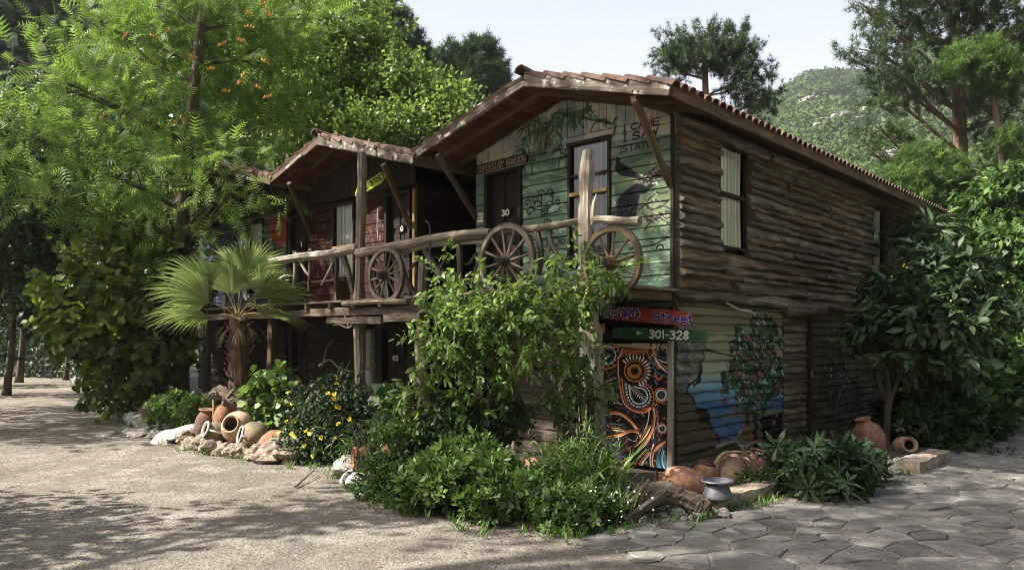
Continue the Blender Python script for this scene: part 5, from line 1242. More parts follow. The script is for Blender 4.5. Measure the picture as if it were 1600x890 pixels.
def left_forest():
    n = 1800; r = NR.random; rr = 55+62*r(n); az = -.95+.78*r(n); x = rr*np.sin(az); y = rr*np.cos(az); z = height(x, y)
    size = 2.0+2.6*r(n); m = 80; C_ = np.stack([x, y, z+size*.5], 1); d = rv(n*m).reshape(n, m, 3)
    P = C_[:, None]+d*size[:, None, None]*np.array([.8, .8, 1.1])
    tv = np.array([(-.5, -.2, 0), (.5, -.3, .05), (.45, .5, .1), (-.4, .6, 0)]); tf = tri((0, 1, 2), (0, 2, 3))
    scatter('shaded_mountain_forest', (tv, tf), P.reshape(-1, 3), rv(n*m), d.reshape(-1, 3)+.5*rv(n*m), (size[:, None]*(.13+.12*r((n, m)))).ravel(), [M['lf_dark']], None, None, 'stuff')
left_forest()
def rocky(label, spec, name='rock_outcrop'):
    t = thing(name, label, 'rock', (0, 0, 0)); x0, y0, z0 = spec[0][:3]; t.location = (x0, y0, z0)
    for (x, y, z, s) in spec: obj('rock', R.choice(HROCKS), t, (x-x0, y-y0, z-z0), (R.uniform(-.4, .4), R.uniform(-.4, .4), R.uniform(0, 6)), (s*R.uniform(.8, 1.5), s, s*R.uniform(.6, 1)))
def onhill(px, r_):
    az = math.atan((px-800)/1196); x, y = r_*math.sin(az), r_*math.cos(az); return x, y, float(height(x, y))
def hillrocks(px0, px1, py0, py1, n, s):
    out = []
    for i in range(n):
        f = R.random(); px = px0+(px1-px0)*f; py = py0+(py1-py0)*f+R.uniform(-5, 5)
        for r_ in range(50, 400, 4):
            x, y, z = onhill(px, r_)
            if 530-1196*(z-1.75)/y < py: break
        out.append((x, y, z+s*.9, s*R.uniform(.5, 1.2)*y/200))
    return out
rocky('long pale rock band across the middle of the green hillside', hillrocks(1275, 1345, 214, 192, 30, 2.2))
rocky('scattered pale rocks high on the hill right of the round pine', hillrocks(1215, 1290, 180, 150, 16, 1.1))
rocky('grey boulder field at the foot of the hill left of the big pine trunk', hillrocks(1385, 1490, 262, 318, 60, 3.0))
rocky('grey cliff at the foot of the hill right of the big pine trunk', hillrocks(1505, 1600, 300, 390, 50, 3.2))
t_ = []
for i in range(14): p = at(5+R.uniform(-25, 25), 22+R.uniform(-20, 22), 85); t_.append((p.x, p.y+R.uniform(-3, 3), p.z, R.uniform(.8, 1.6)))
rocky('pale crag on the dark mountain at the upper left', t_)

def bush(name, label, cat, blobs, tmpl, n, per, tw, size, lm, z0=0.0, stems=6, droop=.1, upness=.6, group=None, shell=.5, bm_='bark', out=.8):
    c = Vector((sum(b[0] for b in blobs)/len(blobs), sum(b[1] for b in blobs)/len(blobs), z0)); t = thing(name, label, cat, c, 0, group)
    b2 = [tuple(np.array(b[:3])-np.array(c))+tuple(b[3:]) for b in blobs]; mb = MB()
    for b in b2:
        for k in range(stems):
            e = Vector(b[:3])+Vector((R.uniform(-.8, .8)*b[3], R.uniform(-.8, .8)*b[4], R.uniform(-.3, .8)*b[5])); s = Vector((b[0]*.6+R.uniform(-.06, .06), b[1]*.6+R.uniform(-.06, .06), 0))
            mb.tube(crv([s, s.lerp(e, .5)+Vector((0, 0, .05)), e], 3), [.011, .010, .009, .008, .007, .006, .005], 4, .05)
    mb.obj('stems', M[bm_], t)
    p, d, ix = blobs_points(b2, n, shell); k = p[:, 2] > .02-z0; p, d = p[k], d[k]
    foliage('leaves', tmpl, p, d, per, tw, size, [M[lm]], t, droop, upness, out=out)
    return t, b2, c
# ------------------------------------------------------------------ trees
TP = T_pinnate()
# feathery tree (left foreground)
b0 = gnd(284, 655)
silk = [bl(300, 50, 18.2, 110, 50), bl(205, 85, 16.4, 95, 42), bl(400, 95, 17.8, 75, 58), bl(110, 140, 15.6, 100, 32), bl(215, 185, 16.0, 95, 36), bl(375, 205, 17.9, 75, 42), bl(60, 225, 15, 75, 38),
        bl(150, 265, 15.4, 110, 36), bl(270, 285, 18.2, 80, 40), bl(365, 290, 15.2, 50, 34), bl(330, -10, 17.2, 150, 40), bl(250, 10, 16.7, 60, 36), bl(30, 95, 15.2, 40, 14), bl(440, 30, 18.2, 60, 40), bl(60, 310, 15, 60, 22), bl(400, 265, 15.4, 40, 26), bl(230, 345, 15.6, 70, 22), bl(340, 340, 15.4, 44, 22), bl(150, 40, 17, 60, 24)]
T1 = tree('feathery_tree', 'tall feathery-leaved tree with orange blooms at the left of the houses', 'tree', [b0, at(284, 500, b0.y), at(287, 330, b0.y), at(302, 160, b0.y-.2), at(316, 20, b0.y-.2), at(330, -120, b0.y-.2)], .19, silk, TP, 1250, 5, .8, .42, 'lf_silk', out=1.15, droop=.1, upness=.7, nb=6, spread=.75, sag=-.05, lr=.10)
for (px, py) in ((270, 195), (375, 66), (347, 72), (374, 132), (352, 145), (405, 140), (417, 154), (285, 190), (390, 45), (412, 8), (420, 26), (388, 24), (262, 50), (240, 60), (380, 120), (160, 186), (415, 100), (300, 92), (330, 110), (195, 60)):
    p = at(px, py, 14.6+R.uniform(0, 1))-b0; m = MB()
    dv = Vector((R.uniform(-1, 1), R.uniform(-.4, .4), R.uniform(-.5, .5))).normalized()*.11
    for k in range(11):
        a = R.uniform(0, 6.28); q = p+dv*(k/5-1)*.7+Vector((0, 0, .02)); m.tube([q, q+Vector((R.uniform(-.03, .03), math.cos(a)*.04, abs(math.sin(a))*.06+.01))], [.012, .006], 4)
    m.obj('flower_cluster', M['fl_orange'], T1)
# bright broadleaf trees behind the middle house
TD = T_diamond(.55)
tree('broadleaf_tree', 'bright green broadleaf tree rising behind the middle house, tallest', 'tree', [(-7, 23.5, 0), (-7, 23.5, 4), (-6.7, 23.4, 8), (-6.4, 23.2, 12)], .25,
     [bl(520, 40, 23, 90, 60), bl(470, 100, 22, 85, 60), bl(560, 110, 23, 75, 70), bl(450, 180, 21, 75, 50), bl(540, 190, 22, 90, 55), bl(430, 20, 24, 60, 60), bl(600, 190, 23, 55, 40), bl(560, -10, 24, 50, 40)], TD, 2900, 10, .6, .17, 'lf_broad2', droop=.1, upness=.6)
tree('broadleaf_tree', 'green broadleaf tree behind the houses sloping down to the big gable', 'tree', [(-2.6, 22.5, 0), (-2.6, 22.5, 4), (-2.8, 22.3, 7)], .2,
     [bl(620, 130, 22, 45, 45), bl(650, 160, 22, 60, 40), bl(690, 175, 21.5, 55, 36), bl(640, 210, 21, 60, 40), bl(725, 175, 21, 32, 20), bl(590, 215, 20.5, 55, 36), bl(690, 215, 21, 50, 30)], TD, 1700, 10, .55, .16, 'lf_broad2', droop=.1, upness=.6)
# dark pines beyond
TN = T_tuft(16, .035, 1.0, 3)
def pine(label, base, top, tr, bls, n, ts=.27, lm='lf_pine', per=7, nb=7, twg=.5, kink=0.0, group=None, sh=.45, lr=None):
    b = Vector(base); tp = Vector(top); mid = b.lerp(tp, .5)+Vector((kink, 0, 0))
    return tree('pine_tree', label, 'pine tree', [b, b.lerp(mid, .5), mid, mid.lerp(tp, .5), tp], tr, bls, TN, n, per, twg, ts, lm, 'pinebark', group, sh, -.25, .9, nb, .9, sag=.03, lr=lr)
pine('dark pine on the skyline nearest the bright tree top', (-6.3, 42, 2), at(615, 40, 42), .3, [bl(610, 30, 42, 22, 20), bl(635, 60, 42, 28, 18), bl(600, 70, 42, 30, 24), bl(655, 88, 42, 24, 14), bl(625, 95, 42, 45, 22), bl(590, 10, 42, 24, 16)], 420, .45)
pine('dark bushy pine on the skyline left of the big gable peak', (-2, 40, 2), at(752, 80, 40), .3, [bl(752, 82, 40, 26, 16), bl(770, 105, 40, 20, 18), bl(735, 95, 40, 24, 18), bl(705, 90, 40, 16, 16), bl(700, 115, 40, 18, 16), bl(745, 125, 40, 38, 26), bl(775, 130, 40, 18, 20)], 480, .45)
pine('small dark pine on the skyline between the two bushier pines', (-5, 44, 2), at(665, 100, 44), .25, [bl(672, 95, 44, 18, 12), bl(660, 115, 44, 22, 14), bl(680, 122, 44, 16, 12)], 170, .4)
pine('round-topped pine with bare lower branches above the main roof', (7.2, 29, 2), at(1100, 60, 29), .24,
     [bl(1055, 72, 29, 28, 15), bl(1100, 58, 29, 34, 13), bl(1145, 62, 29, 30, 14), bl(1172, 78, 29, 20, 12), bl(1035, 100, 29, 16, 8), bl(1080, 92, 29, 36, 18), bl(1135, 95, 29, 40, 18), bl(1185, 112, 29, 24, 12), bl(1195, 150, 29, 22, 11), bl(1160, 135, 29, 32, 14), bl(1190, 170, 29, 20, 9), bl(1060, 112, 29, 22, 9), bl(1165, 165, 29, 20, 8)], 480, .25, kink=.2, sh=.35, nb=7, lr=.1)
PB = (15.9, 26.5, 0)
bigs = [bl(1400, 30, 26, 50, 24), bl(1360, 75, 25, 45, 18), bl(1440, 65, 26.5, 60, 26), bl(1345, 12, 25, 30, 14), bl(1500, 40, 27, 60, 30), bl(1560, 20, 26, 60, 24), bl(1400, 110, 25, 60, 20), bl(1390, 150, 25, 48, 20), bl(1440, 130, 26, 48, 20), bl(1570, 100, 27, 60, 30), bl(1330, 90, 25, 22, 10),
        bl(1380, 205, 24, 40, 14), bl(1410, 222, 24, 44, 14), bl(1360, 235, 24, 24, 10), bl(1560, 180, 26, 50, 22), bl(1590, 240, 26, 40, 26), bl(1530, 150, 27, 40, 18), bl(1460, -10, 26, 120, 20), bl(1590, 60, 26, 40, 30)]
pine('tallest pine with thick trunk at the right, dark crown', PB, at(1488, -60, 26.5), .33, bigs, 820, .27, per=8, nb=8, twg=.6, sh=.4, lr=.15)
pine('bright green young pine in front of the thick pine trunk', (13.6, 23.5, 0), at(1450, 250, 23.5), .14, [bl(1440, 265, 23, 44, 26), bl(1470, 290, 23, 50, 28), bl(1420, 300, 23, 36, 20), bl(1500, 310, 23, 40, 18), bl(1440, 330, 23, 40, 20)], 650, .22, 'lf_pineb', sh=.45)
for b_ in ([bl(1500, 105, 24.5, 34, 16), bl(1545, 110, 24.5, 44, 20), bl(1530, 85, 24.5, 30, 14), bl(1580, 130, 24.5, 30, 14)], ):
    pine('bright sunlit pine with slim trunk among the dark crowns at the right edge', (16.6, 24.5, 0), at(1545, 90, 24.5), .16, b_+[bl(1580, 230, 24.5, 30, 16)], 420, .24, 'lf_pineb')
# round-leaved tree at left
TR = T_round()
hz = gnd(205, 648)
tree('round_leaved_tree', 'round-leaved tree overhanging the drive at the left of the palm', 'tree', [hz, at(210, 560, hz.y), at(200, 470, hz.y-.2), at(190, 400, hz.y-.3)], .10,
     [bl(200, 385, 16.7, 80, 34), bl(130, 440, 16.4, 55, 42), bl(220, 450, 16.2, 75, 45), bl(150, 510, 16.2, 65, 34), bl(240, 530, 16.5, 55, 40), bl(190, 580, 16.2, 50, 34), bl(110, 480, 16.8, 40, 26), bl(175, 620, 16.2, 28, 16)], TR, 1000, 8, .45, .17, 'lf_hazel', droop=.35, upness=.4, nb=5)
# dark trees along the drive
for i, (px, Y, h, r_, lab) in enumerate(((62, 40, 9, .22, 'slim trunked dark tree at the far end of the drive, leftmost'), (85, 36, 9, .26, 'dark tree with grey trunk behind the stone steps'), (103, 33, 9, .2, 'dark tree leaning over the far stones'), (125, 30, 8, .3, 'thick trunked dark tree right of the distant steps'),
                                  (148, 27, 7, .16, 'thin dark tree behind the distant clay jar'), (30, 31, 9, .24, 'dark tree at the left edge of the photo above the drive'), (10, 24, 8, .2, 'nearest dark tree at the left edge beside the drive'))):
    x = (px-800)/1196*Y; s = Y/1196
    tree('shade_tree', lab, 'tree', [(x, Y, 0), (x+.2, Y, h*.3), (x-.1, Y, h*.6), (x, Y, h)], r_*.6, [(x+R.uniform(-.5, .5), Y, h*.62, 2.2, 2.2, 1.3), (x-1.3, Y, h*.8, 2.0, 2, 1.3), (x+1.4, Y, h*.85, 2, 2, 1.3), (x, Y, h*1.05, 2, 2, 1.4), (x+.6, Y-.5, h*.42, 1.6, 1.5, .7)], TD, 1000, 8, .8, .26, 'lf_dark', group=None, nb=4)
tree('shade_tree', 'broad dark tree filling the gap behind the far left house', 'tree', [(-11.5, 25, 0), (-11.5, 25, 4), (-11, 25, 8)], .25, [(-11, 24.5, 5, 3, 2, 2), (-9, 24, 7, 2.6, 2, 2), (-13.5, 24.5, 6, 2.6, 2, 2), (-11, 24, 9, 3, 2, 2), (-14, 25, 3.5, 2.4, 1.8, 1.6), (-10.5, 24, 2.8, 2.6, 1.5, 1.5)], TD, 1500, 10, .8, .24, 'lf_dark', nb=4)
bush('dark_bush', 'dark undergrowth below the trees at the far end of the drive', 'bush', [(-22, 36, 1.3, 3, 1.5, 1.3), (-25.5, 38, 1.6, 3, 1.5, 1.6), (-18.5, 34, 1.0, 2, 1.2, 1.1), (-27, 33, 1.3, 2.5, 2, 1.4)], TD, 900, 8, .4, .2, 'lf_dark', stems=4)
bush('dark_bush', 'dark undergrowth behind the distant clay jar beside the drive', 'bush', [(-15, 29.5, 1.0, 1.8, 1.2, 1.1), (-13, 26.5, .9, 1.6, 1.2, 1.0), (-16.5, 31.5, 1.8, 2, 1.5, 1.8)], TD, 700, 8, .4, .2, 'lf_dark', stems=4)
bush('dark_bush', 'dark undergrowth closing the left edge of the view by the drive', 'bush', [(-17.5, 23.5, 1.2, 1.2, 1.5, 1.2), (-20.5, 28, 1.6, 1.8, 1.5, 1.6)], TD, 500, 8, .4, .2, 'lf_dark', stems=4)
# tall trees left of the frame that shade drive and paving
shade_dummy = 0
def shade(lab, x, y, h, bls, n, r_=.22):
    tree('roadside_tree', lab, 'tree', [(x, y, 0), (x+.2, y, h*.4), (x, y+.2, h*.8)], r_, bls, TD, n, 9, .8, .22, 'lf_broad', nb=4, shell=.4)
shade('tree left of the view that shades the lower left corner of the drive', -9.6, 5.2, 5, [(-9.3, 5.4, 4.2, 1.5, 1.3, 1.0), (-8.7, 7.0, 3.2, 1.1, .9, .7), (-9.9, 3.6, 3.8, 1.4, 1.2, 1.0)], 480)
shade('very tall tree left of the view that shades the stone paving', -11.5, 3.6, 13, [(-9.5, 4.6, 11.5, 2.4, 1.3, 1.4), (-8.0, 5.4, 12.5, 2.2, 1.2, 1.2), (-10.4, 3.4, 13.5, 2.4, 1.8, 1.5), (-7.0, 4.4, 12.6, 2.4, 1.6, 1.4), (-9, 6.6, 14.5, 2.4, 1.1, 1.2), (-5.6, 4.0, 11.0, 1.6, 1.4, 1.0), (-10, 6.2, 8.2, .9, .4, .4, 2.2), (-10.2, 7.6, 9.4, 1.0, .3, .4, 2.0)], 950, .3)
shade('tall tree at the left beyond the drive that shades its middle', -15.5, 13.0, 9, [(-15, 13.2, 7.5, 2.6, 1.8, 1.6), (-15.5, 16, 8.5, 2.4, 2.4, 1.8), (-14.6, 13.8, 5.2, 1.8, 1.5, 1.2), (-17, 19, 9, 3, 2.6, 2), (-16, 17.5, 5.5, 2, 2, 1.5), (-17, 23, 7, 3, 3, 2)], 2200, .3)

shade('very tall thin-crowned tree left of the view whose shade dapples the gable front', -13.6, 13.8, 12, [(-9.2, 9.4, 12.6, 2.4, 1.7, 1.2), (-11.2, 9.0, 13.8, 2.2, 1.6, 1.2), (-8.0, 10.6, 11.5, 1.6, 1.3, 1.0), (-12.8, 10.5, 12.6, 2, 2, 1.3)], 620, .28)

# hero shrub over the balcony corner
TL = T_leaf(.42, .2)
sb = (-.35, 8.9, 0)
tree('flowering_shrub_tree', 'leafy young tree in front of the balcony and wheels', 'tree', [sb, at(812, 650, 8.9), at(800, 600, 8.8), at(785, 520, 8.7), at(800, 450, 8.7)], .045,
     [bl(700, 455, 8.9, 42, 30), bl(745, 480, 8.8, 58, 34), bl(720, 520, 8.7, 62, 34), bl(790, 500, 8.5, 60, 36), bl(850, 530, 8.5, 50, 30), bl(770, 555, 8.5, 60, 26), bl(850, 450, 8.7, 60, 34), bl(910, 430, 8.8, 52, 30), bl(948, 425, 8.8, 28, 18), bl(880, 490, 8.7, 50, 24), bl(890, 400, 8.9, 34, 14), bl(685, 560, 8.6, 34, 20), bl(700, 420, 8.9, 28, 12)],
     TL, 370, 14, .27, .10, 'lf_shrub', droop=.35, upness=.8, nb=4, spread=.7, lr=.022, out=.7)
tree('side_shrub', 'leafy dark green shrub left of the young tree, below the second balcony post', 'shrub', [(-1.1, 9.4, 0), (-1.1, 9.4, .5), (-1.2, 9.3, 1.0)], .03,
     [bl(650, 640, 9.1, 40, 28), bl(690, 620, 9.0, 36, 28), bl(720, 650, 8.9, 40, 28), bl(640, 670, 9.0, 30, 18), bl(770, 630, 8.9, 40, 26)], TL, 130, 12, .26, .115, 'lf_shrub', droop=.4, nb=3, lr=.015)
RS = T_rosette(8, .34, .06, .5, 2); RS2 = T_rosette(6, .42, .12, .4, 5)
def low(px, py, Y, rx, ry, d_=1.0): return bl(px, py, Y, rx, ry, d_)
bush('pittosporum_bush', 'bright rosette-leaved low bush along the drive, left part of the front bed', 'bush', [low(690, 730, 8.0, 38, 26), low(662, 752, 7.9, 36, 26), low(700, 755, 7.6, 46, 34), low(720, 725, 7.9, 40, 28), low(660, 775, 7.75, 44, 20)], RS, 850, 1, .06, .115, 'lf_low', droop=-.4, upness=.9)
bush('pittosporum_bush', 'bright rosette-leaved low bush in the middle of the front bed', 'bush', [low(765, 745, 7.6, 44, 36), low(800, 775, 7.3, 44, 32), low(760, 790, 7.3, 40, 26), low(745, 710, 8.0, 38, 24)], RS, 800, 1, .06, .12, 'lf_low', droop=-.4, upness=.9)
bush('white_flowering_groundcover', 'low leafy groundcover at the tip of the front bed beside the driftwood', 'plant', [low(860, 790, 7.1, 40, 30), low(900, 800, 7.05, 44, 30), low(935, 790, 7.2, 30, 30), low(880, 825, 6.9, 36, 16), low(850, 760, 7.5, 40, 30)], RS2, 950, 1, .05, .075, 'lf_low', droop=-.2)
bush('dark_green_shrub', 'dense dark shrub in the shade behind the round clay pot', 'shrub', [low(700, 655, 8.9, 48, 34), low(750, 665, 8.9, 50, 34), low(790, 650, 9.0, 40, 26), low(720, 690, 8.6, 42, 22), low(640, 695, 8.7, 30, 18)], RS2, 1000, 1, .06, .085, 'lf_loquat')
bush('tall_weedy_plant', 'tall leafy weeds between the round pot and the painted panel', 'plant', [low(885, 740, 7.9, 42, 34), low(922, 740, 7.8, 30, 38), low(850, 730, 8.1, 30, 26), low(915, 690, 8.2, 20, 26)], T_leaf(.22, .3), 230, 9, .2, .09, 'lf_low', droop=.1)
bush('pale_creeper', 'pale fine-leaved creeper spilling over the clay pots at the bed corner', 'plant', [low(610, 700, 8.8, 34, 26), low(600, 740, 8.5, 40, 22), low(630, 725, 8.5, 30, 22), low(650, 690, 8.8, 22, 14)], TD, 420, 9, .13, .055, 'lf_right', droop=.1)
bush('variegated_creeper', 'pale speckled creeper at the front edge beside the rock pile', 'plant', [low(590, 765, 8.35, 34, 13), low(620, 780, 8.1, 36, 12)], TD, 200, 9, .1, .045, 'lf_right')
ybush, yb, yc = bush('yellow_flower_bush', 'dark bush dotted with yellow flowers between the pots and the balcony post', 'bush', [low(500, 640, 11.3, 48, 40), low(535, 620, 11.4, 32, 34), low(480, 690, 11.0, 36, 34), low(525, 685, 11.0, 42, 36), low(555, 660, 11.2, 26, 40), low(495, 715, 10.8, 34, 20)], TD, 1100, 8, .16, .07, 'lf_loquat', upness=.6)
p, d, _ = blobs_points(yb, 90, .98); k = (d[:, 1] < .2) ; scatter('flowers', T_rosette(7, .7, .0, .25, 8), p[k]+d[k]*.06, d[k]+np.array([0, -.6, .5]), rv(k.sum()), np.full(k.sum(), .048), [M['fl_yellow']], ybush, kind='stuff')
gc = thing('white_flower_sprays', 'scattered small white flowers beside the driftwood log', 'flowers', (.9, 7.0, 0))
p = np.stack([NR.normal(.0, .22, 60), NR.normal(.1, .22, 60), .1+.3*NR.random(60)], 1); scatter('flowers', T_rosette(5, .8, 0, .2, 9), p, rv(60)+np.array([0, -.5, .8]), rv(60), np.full(60, .014), [M['fl_white']], gc, kind='stuff')
bush('round_green_bush', 'low round clipped green bush beside the drive left of the pots', 'bush', [low(262, 645, 14.2, 32, 24), low(300, 648, 14.0, 30, 24), low(280, 632, 14.4, 36, 18)], RS2, 900, 1, .06, .11, 'lf_low', droop=-.3)
nas, _, _ = bush('climbing_plant', 'bright lobed-leaf climber on the post right of the palm', 'plant', [low(425, 600, 12.2, 26, 22), low(440, 630, 12.1, 24, 28), low(415, 620, 12.2, 20, 24), low(430, 660, 12.0, 18, 18), low(450, 590, 12.3, 14, 16)], TR, 150, 6, .16, .13, 'lf_shrub', droop=.6)
bush('fig_sapling', 'young large-leaved sapling in front of the dark ground floor door', 'plant', [low(608, 615, 10.3, 18, 18), low(620, 635, 10.3, 24, 16), low(600, 655, 10.2, 22, 18)], T_leaf(.6, .3), 26, 5, .2, .21, 'lf_loquat', droop=.3)
bush('grassy_weeds', 'thin dry weeds between the fig sapling and clay pots', 'plant', [low(575, 680, 9.6, 24, 24), low(600, 690, 9.2, 24, 24), low(560, 700, 9.6, 20, 20)], T_leaf(.1, .2), 60, 6, .25, .14, 'lf_grass', stems=14)
def grass(label, c, n, h, lean=.5, mat='lf_grass', r_=.1):
    t = thing('grass_tuft', label, 'grass', c); T = T_leaf(.05, .35); a = NR.random(n)*6.28; e = NR.random(n)*lean
    ax = np.stack([np.cos(a)*np.sin(e), np.sin(a)*np.sin(e), np.cos(e)], 1); pos = np.stack([NR.normal(0, r_, n), NR.normal(0, r_, n), np.zeros(n)], 1)
    scatter('blades', T, pos, ax, np.stack([np.cos(a), np.sin(a), np.full(n, .4)], 1)*np.array([-1, -1, 1]), h*(.5+.6*NR.random(n)), [M[mat]], t, kind='stuff')
grass('tall arching grass tuft in the front bed between the bushes', (.22, 7.35, .05), 40, .72, .9)
grass('tall grass tuft beside the painted panel', (.75, 7.75, .05), 90, .75, .5, r_=.18)
grass('grass tuft below the weedy plants near the driftwood', (.95, 7.3, .05), 70, .35, .9)
# right side
lq = gnd(1383, 700)
T2 = tree('loquat_tree', 'dark large-leaved fruit tree against the end of the side wall', 'tree', [lq, at(1388, 620, lq.y), at(1382, 560, lq.y), at(1375, 480, lq.y)], .06,
     [bl(1402, 462, 12.6, 42, 30), bl(1440, 425, 12.8, 46, 30), bl(1470, 440, 12.4, 56, 38), bl(1400, 500, 12.2, 56, 36), bl(1460, 510, 12, 60, 36), bl(1362, 505, 12.4, 30, 26), bl(1448, 398, 13.0, 34, 16), bl(1520, 480, 12.2, 40, 36), bl(1420, 550, 12, 50, 22), bl(1480, 560, 11.9, 46, 26)], T_leaf(.34, .22), 450, 12, .3, .23, 'lf_loquat', droop=.25, upness=.7, nb=4, lr=.03)
mb = MB(); mb.tube(crv([(0.02, 0, .75), at(1372, 590, lq.y)-lq, at(1366, 540, lq.y)-lq, at(1350, 490, lq.y)-lq], 4), .028, 7, .1); mb.tube(crv([(.03, 0, .5), at(1400, 600, lq.y)-lq, at(1420, 560, lq.y)-lq], 4), .03, 7, .1); mb.obj('stem', M['bark'], T2)
for (px, py) in ((1413, 413), (1417, 418), (1411, 416), (1393, 432), (1360, 513), (1407, 608), (1524, 448), (1567, 446), (1575, 441), (1406, 514), (1432, 520), (1486, 470)):
    m = MB(); m.lathe([(.0, -.016), (.013, -.011), (.017, 0), (.012, .013), (0, .016)], 8); m.obj('fruit', M['fruit'], T2, True, at(px, py, 11.75)-lq)
bush('fern_palm_plant', 'long drooping leaves rising behind the rear end of the main roof', 'plant', [bl(1450, 358, 15.5, 24, 7), bl(1468, 368, 15.2, 26, 9), bl(1436, 372, 15.2, 22, 9)], T_leaf(.2, .4), 36, 8, .35, .42, 'lf_loquat', droop=.2)
tree('glossy_tree', 'glossy sunlit broadleaf tree filling the right edge beside the big pine', 'tree', [(12.5, 18, 0), (12.5, 18, 2), (12.3, 17.8, 4)], .12,
     [bl(1560, 320, 17, 46, 34), bl(1600, 300, 17, 50, 40), bl(1552, 375, 16.5, 44, 34), bl(1590, 400, 16, 56, 40), bl(1512, 415, 16.5, 40, 28), bl(1550, 450, 16, 56, 36), bl(1600, 480, 15.5, 50, 40), bl(1530, 385, 17.5, 36, 20), bl(1640, 380, 16, 40, 60)], T_leaf(.42, .2), 1100, 12, .4, .2, 'lf_right', droop=.3, upness=.8, nb=4)
bush('glossy_bush', 'bright lobed-leaf bush at the right edge above the shaded groundcover', 'bush', [bl(1510, 575, 14.5, 44, 28), bl(1560, 570, 14.5, 40, 30), bl(1530, 620, 14.2, 40, 26), bl(1590, 610, 14.5, 30, 40), bl(1490, 610, 14, 30, 26), bl(1590, 540, 15, 30, 30)], T_leaf(.6, .2), 420, 9, .3, .19, 'lf_right')
bush('dark_hedge', 'dense dark shrub mass at the foot of the fruit tree', 'shrub', [bl(1430, 620, 12.8, 44, 34), bl(1480, 640, 12.6, 50, 40), bl(1440, 670, 12.3, 40, 30), bl(1500, 680, 12.4, 40, 26), bl(1400, 650, 13, 30, 30), bl(1540, 660, 13.2, 40, 26)], RS2, 1700, 1, .08, .16, 'lf_dark')
bush('mauve_groundcover', 'low dark groundcover with mauve flowers at the far edge of the paving', 'plant', [bl(1520, 712, 11.8, 44, 12), bl(1560, 716, 11.5, 36, 8), bl(1480, 705, 12, 30, 12)], TD, 500, 7, .12, .06, 'lf_dark')
bush('hedge', 'dark hedge closing the view at the far right', 'hedge', [(16, 21, 1.5, 3, 1.5, 1.6), (13, 20.5, 1.3, 2.5, 1.5, 1.5), (19, 20, 1.8, 3, 1.5, 1.8)], TD, 1500, 8, .3, .16, 'lf_dark')
bush('hedge', 'dense greenery behind the rear end of the main house', 'hedge', [(10, 21, 1.6, 2, 1.5, 2.0), (8, 23, 2, 2.5, 1.5, 2.4), (12.5, 22, 2.6, 2.5, 1.5, 2.6)], TD, 1500, 8, .3, .18, 'lf_broad')
bush('hellebore_plant', 'big dark finger-leaved plant growing in front of the side wall kerb', 'plant', [bl(1230, 715, 8.9, 34, 22), bl(1275, 725, 8.6, 46, 34), bl(1320, 735, 8.7, 42, 34), bl(1290, 765, 8.2, 40, 20), bl(1240, 745, 8.6, 36, 24), bl(1350, 720, 9.2, 26, 26)], T_rosette(8, .22, .22, .15, 7), 330, 1, .06, .23, 'lf_loquat', droop=-.1)
bush('small_moss_plant', 'small bright plant growing among the jars behind the grey pot', 'plant', [bl(1165, 752, 8.7, 20, 14), bl(1190, 745, 8.8, 16, 12)], TD, 160, 6, .08, .04, 'lf_low')
bush('small_fern_plant', 'little green plant under the driftwood log', 'plant', [bl(1075, 800, 7.6, 20, 7)], TD, 90, 6, .07, .035, 'lf_low')
bush('climbing_vine', 'dark leafy vine around the vine trunk beside the painted panel', 'vine', [bl(898, 560, 8.95, 20, 16), bl(918, 590, 8.9, 14, 18), bl(930, 610, 8.9, 16, 20), bl(880, 620, 8.9, 26, 20)], TL, 90, 8, .2, .10, 'lf_shrub', droop=.4, z0=.5)

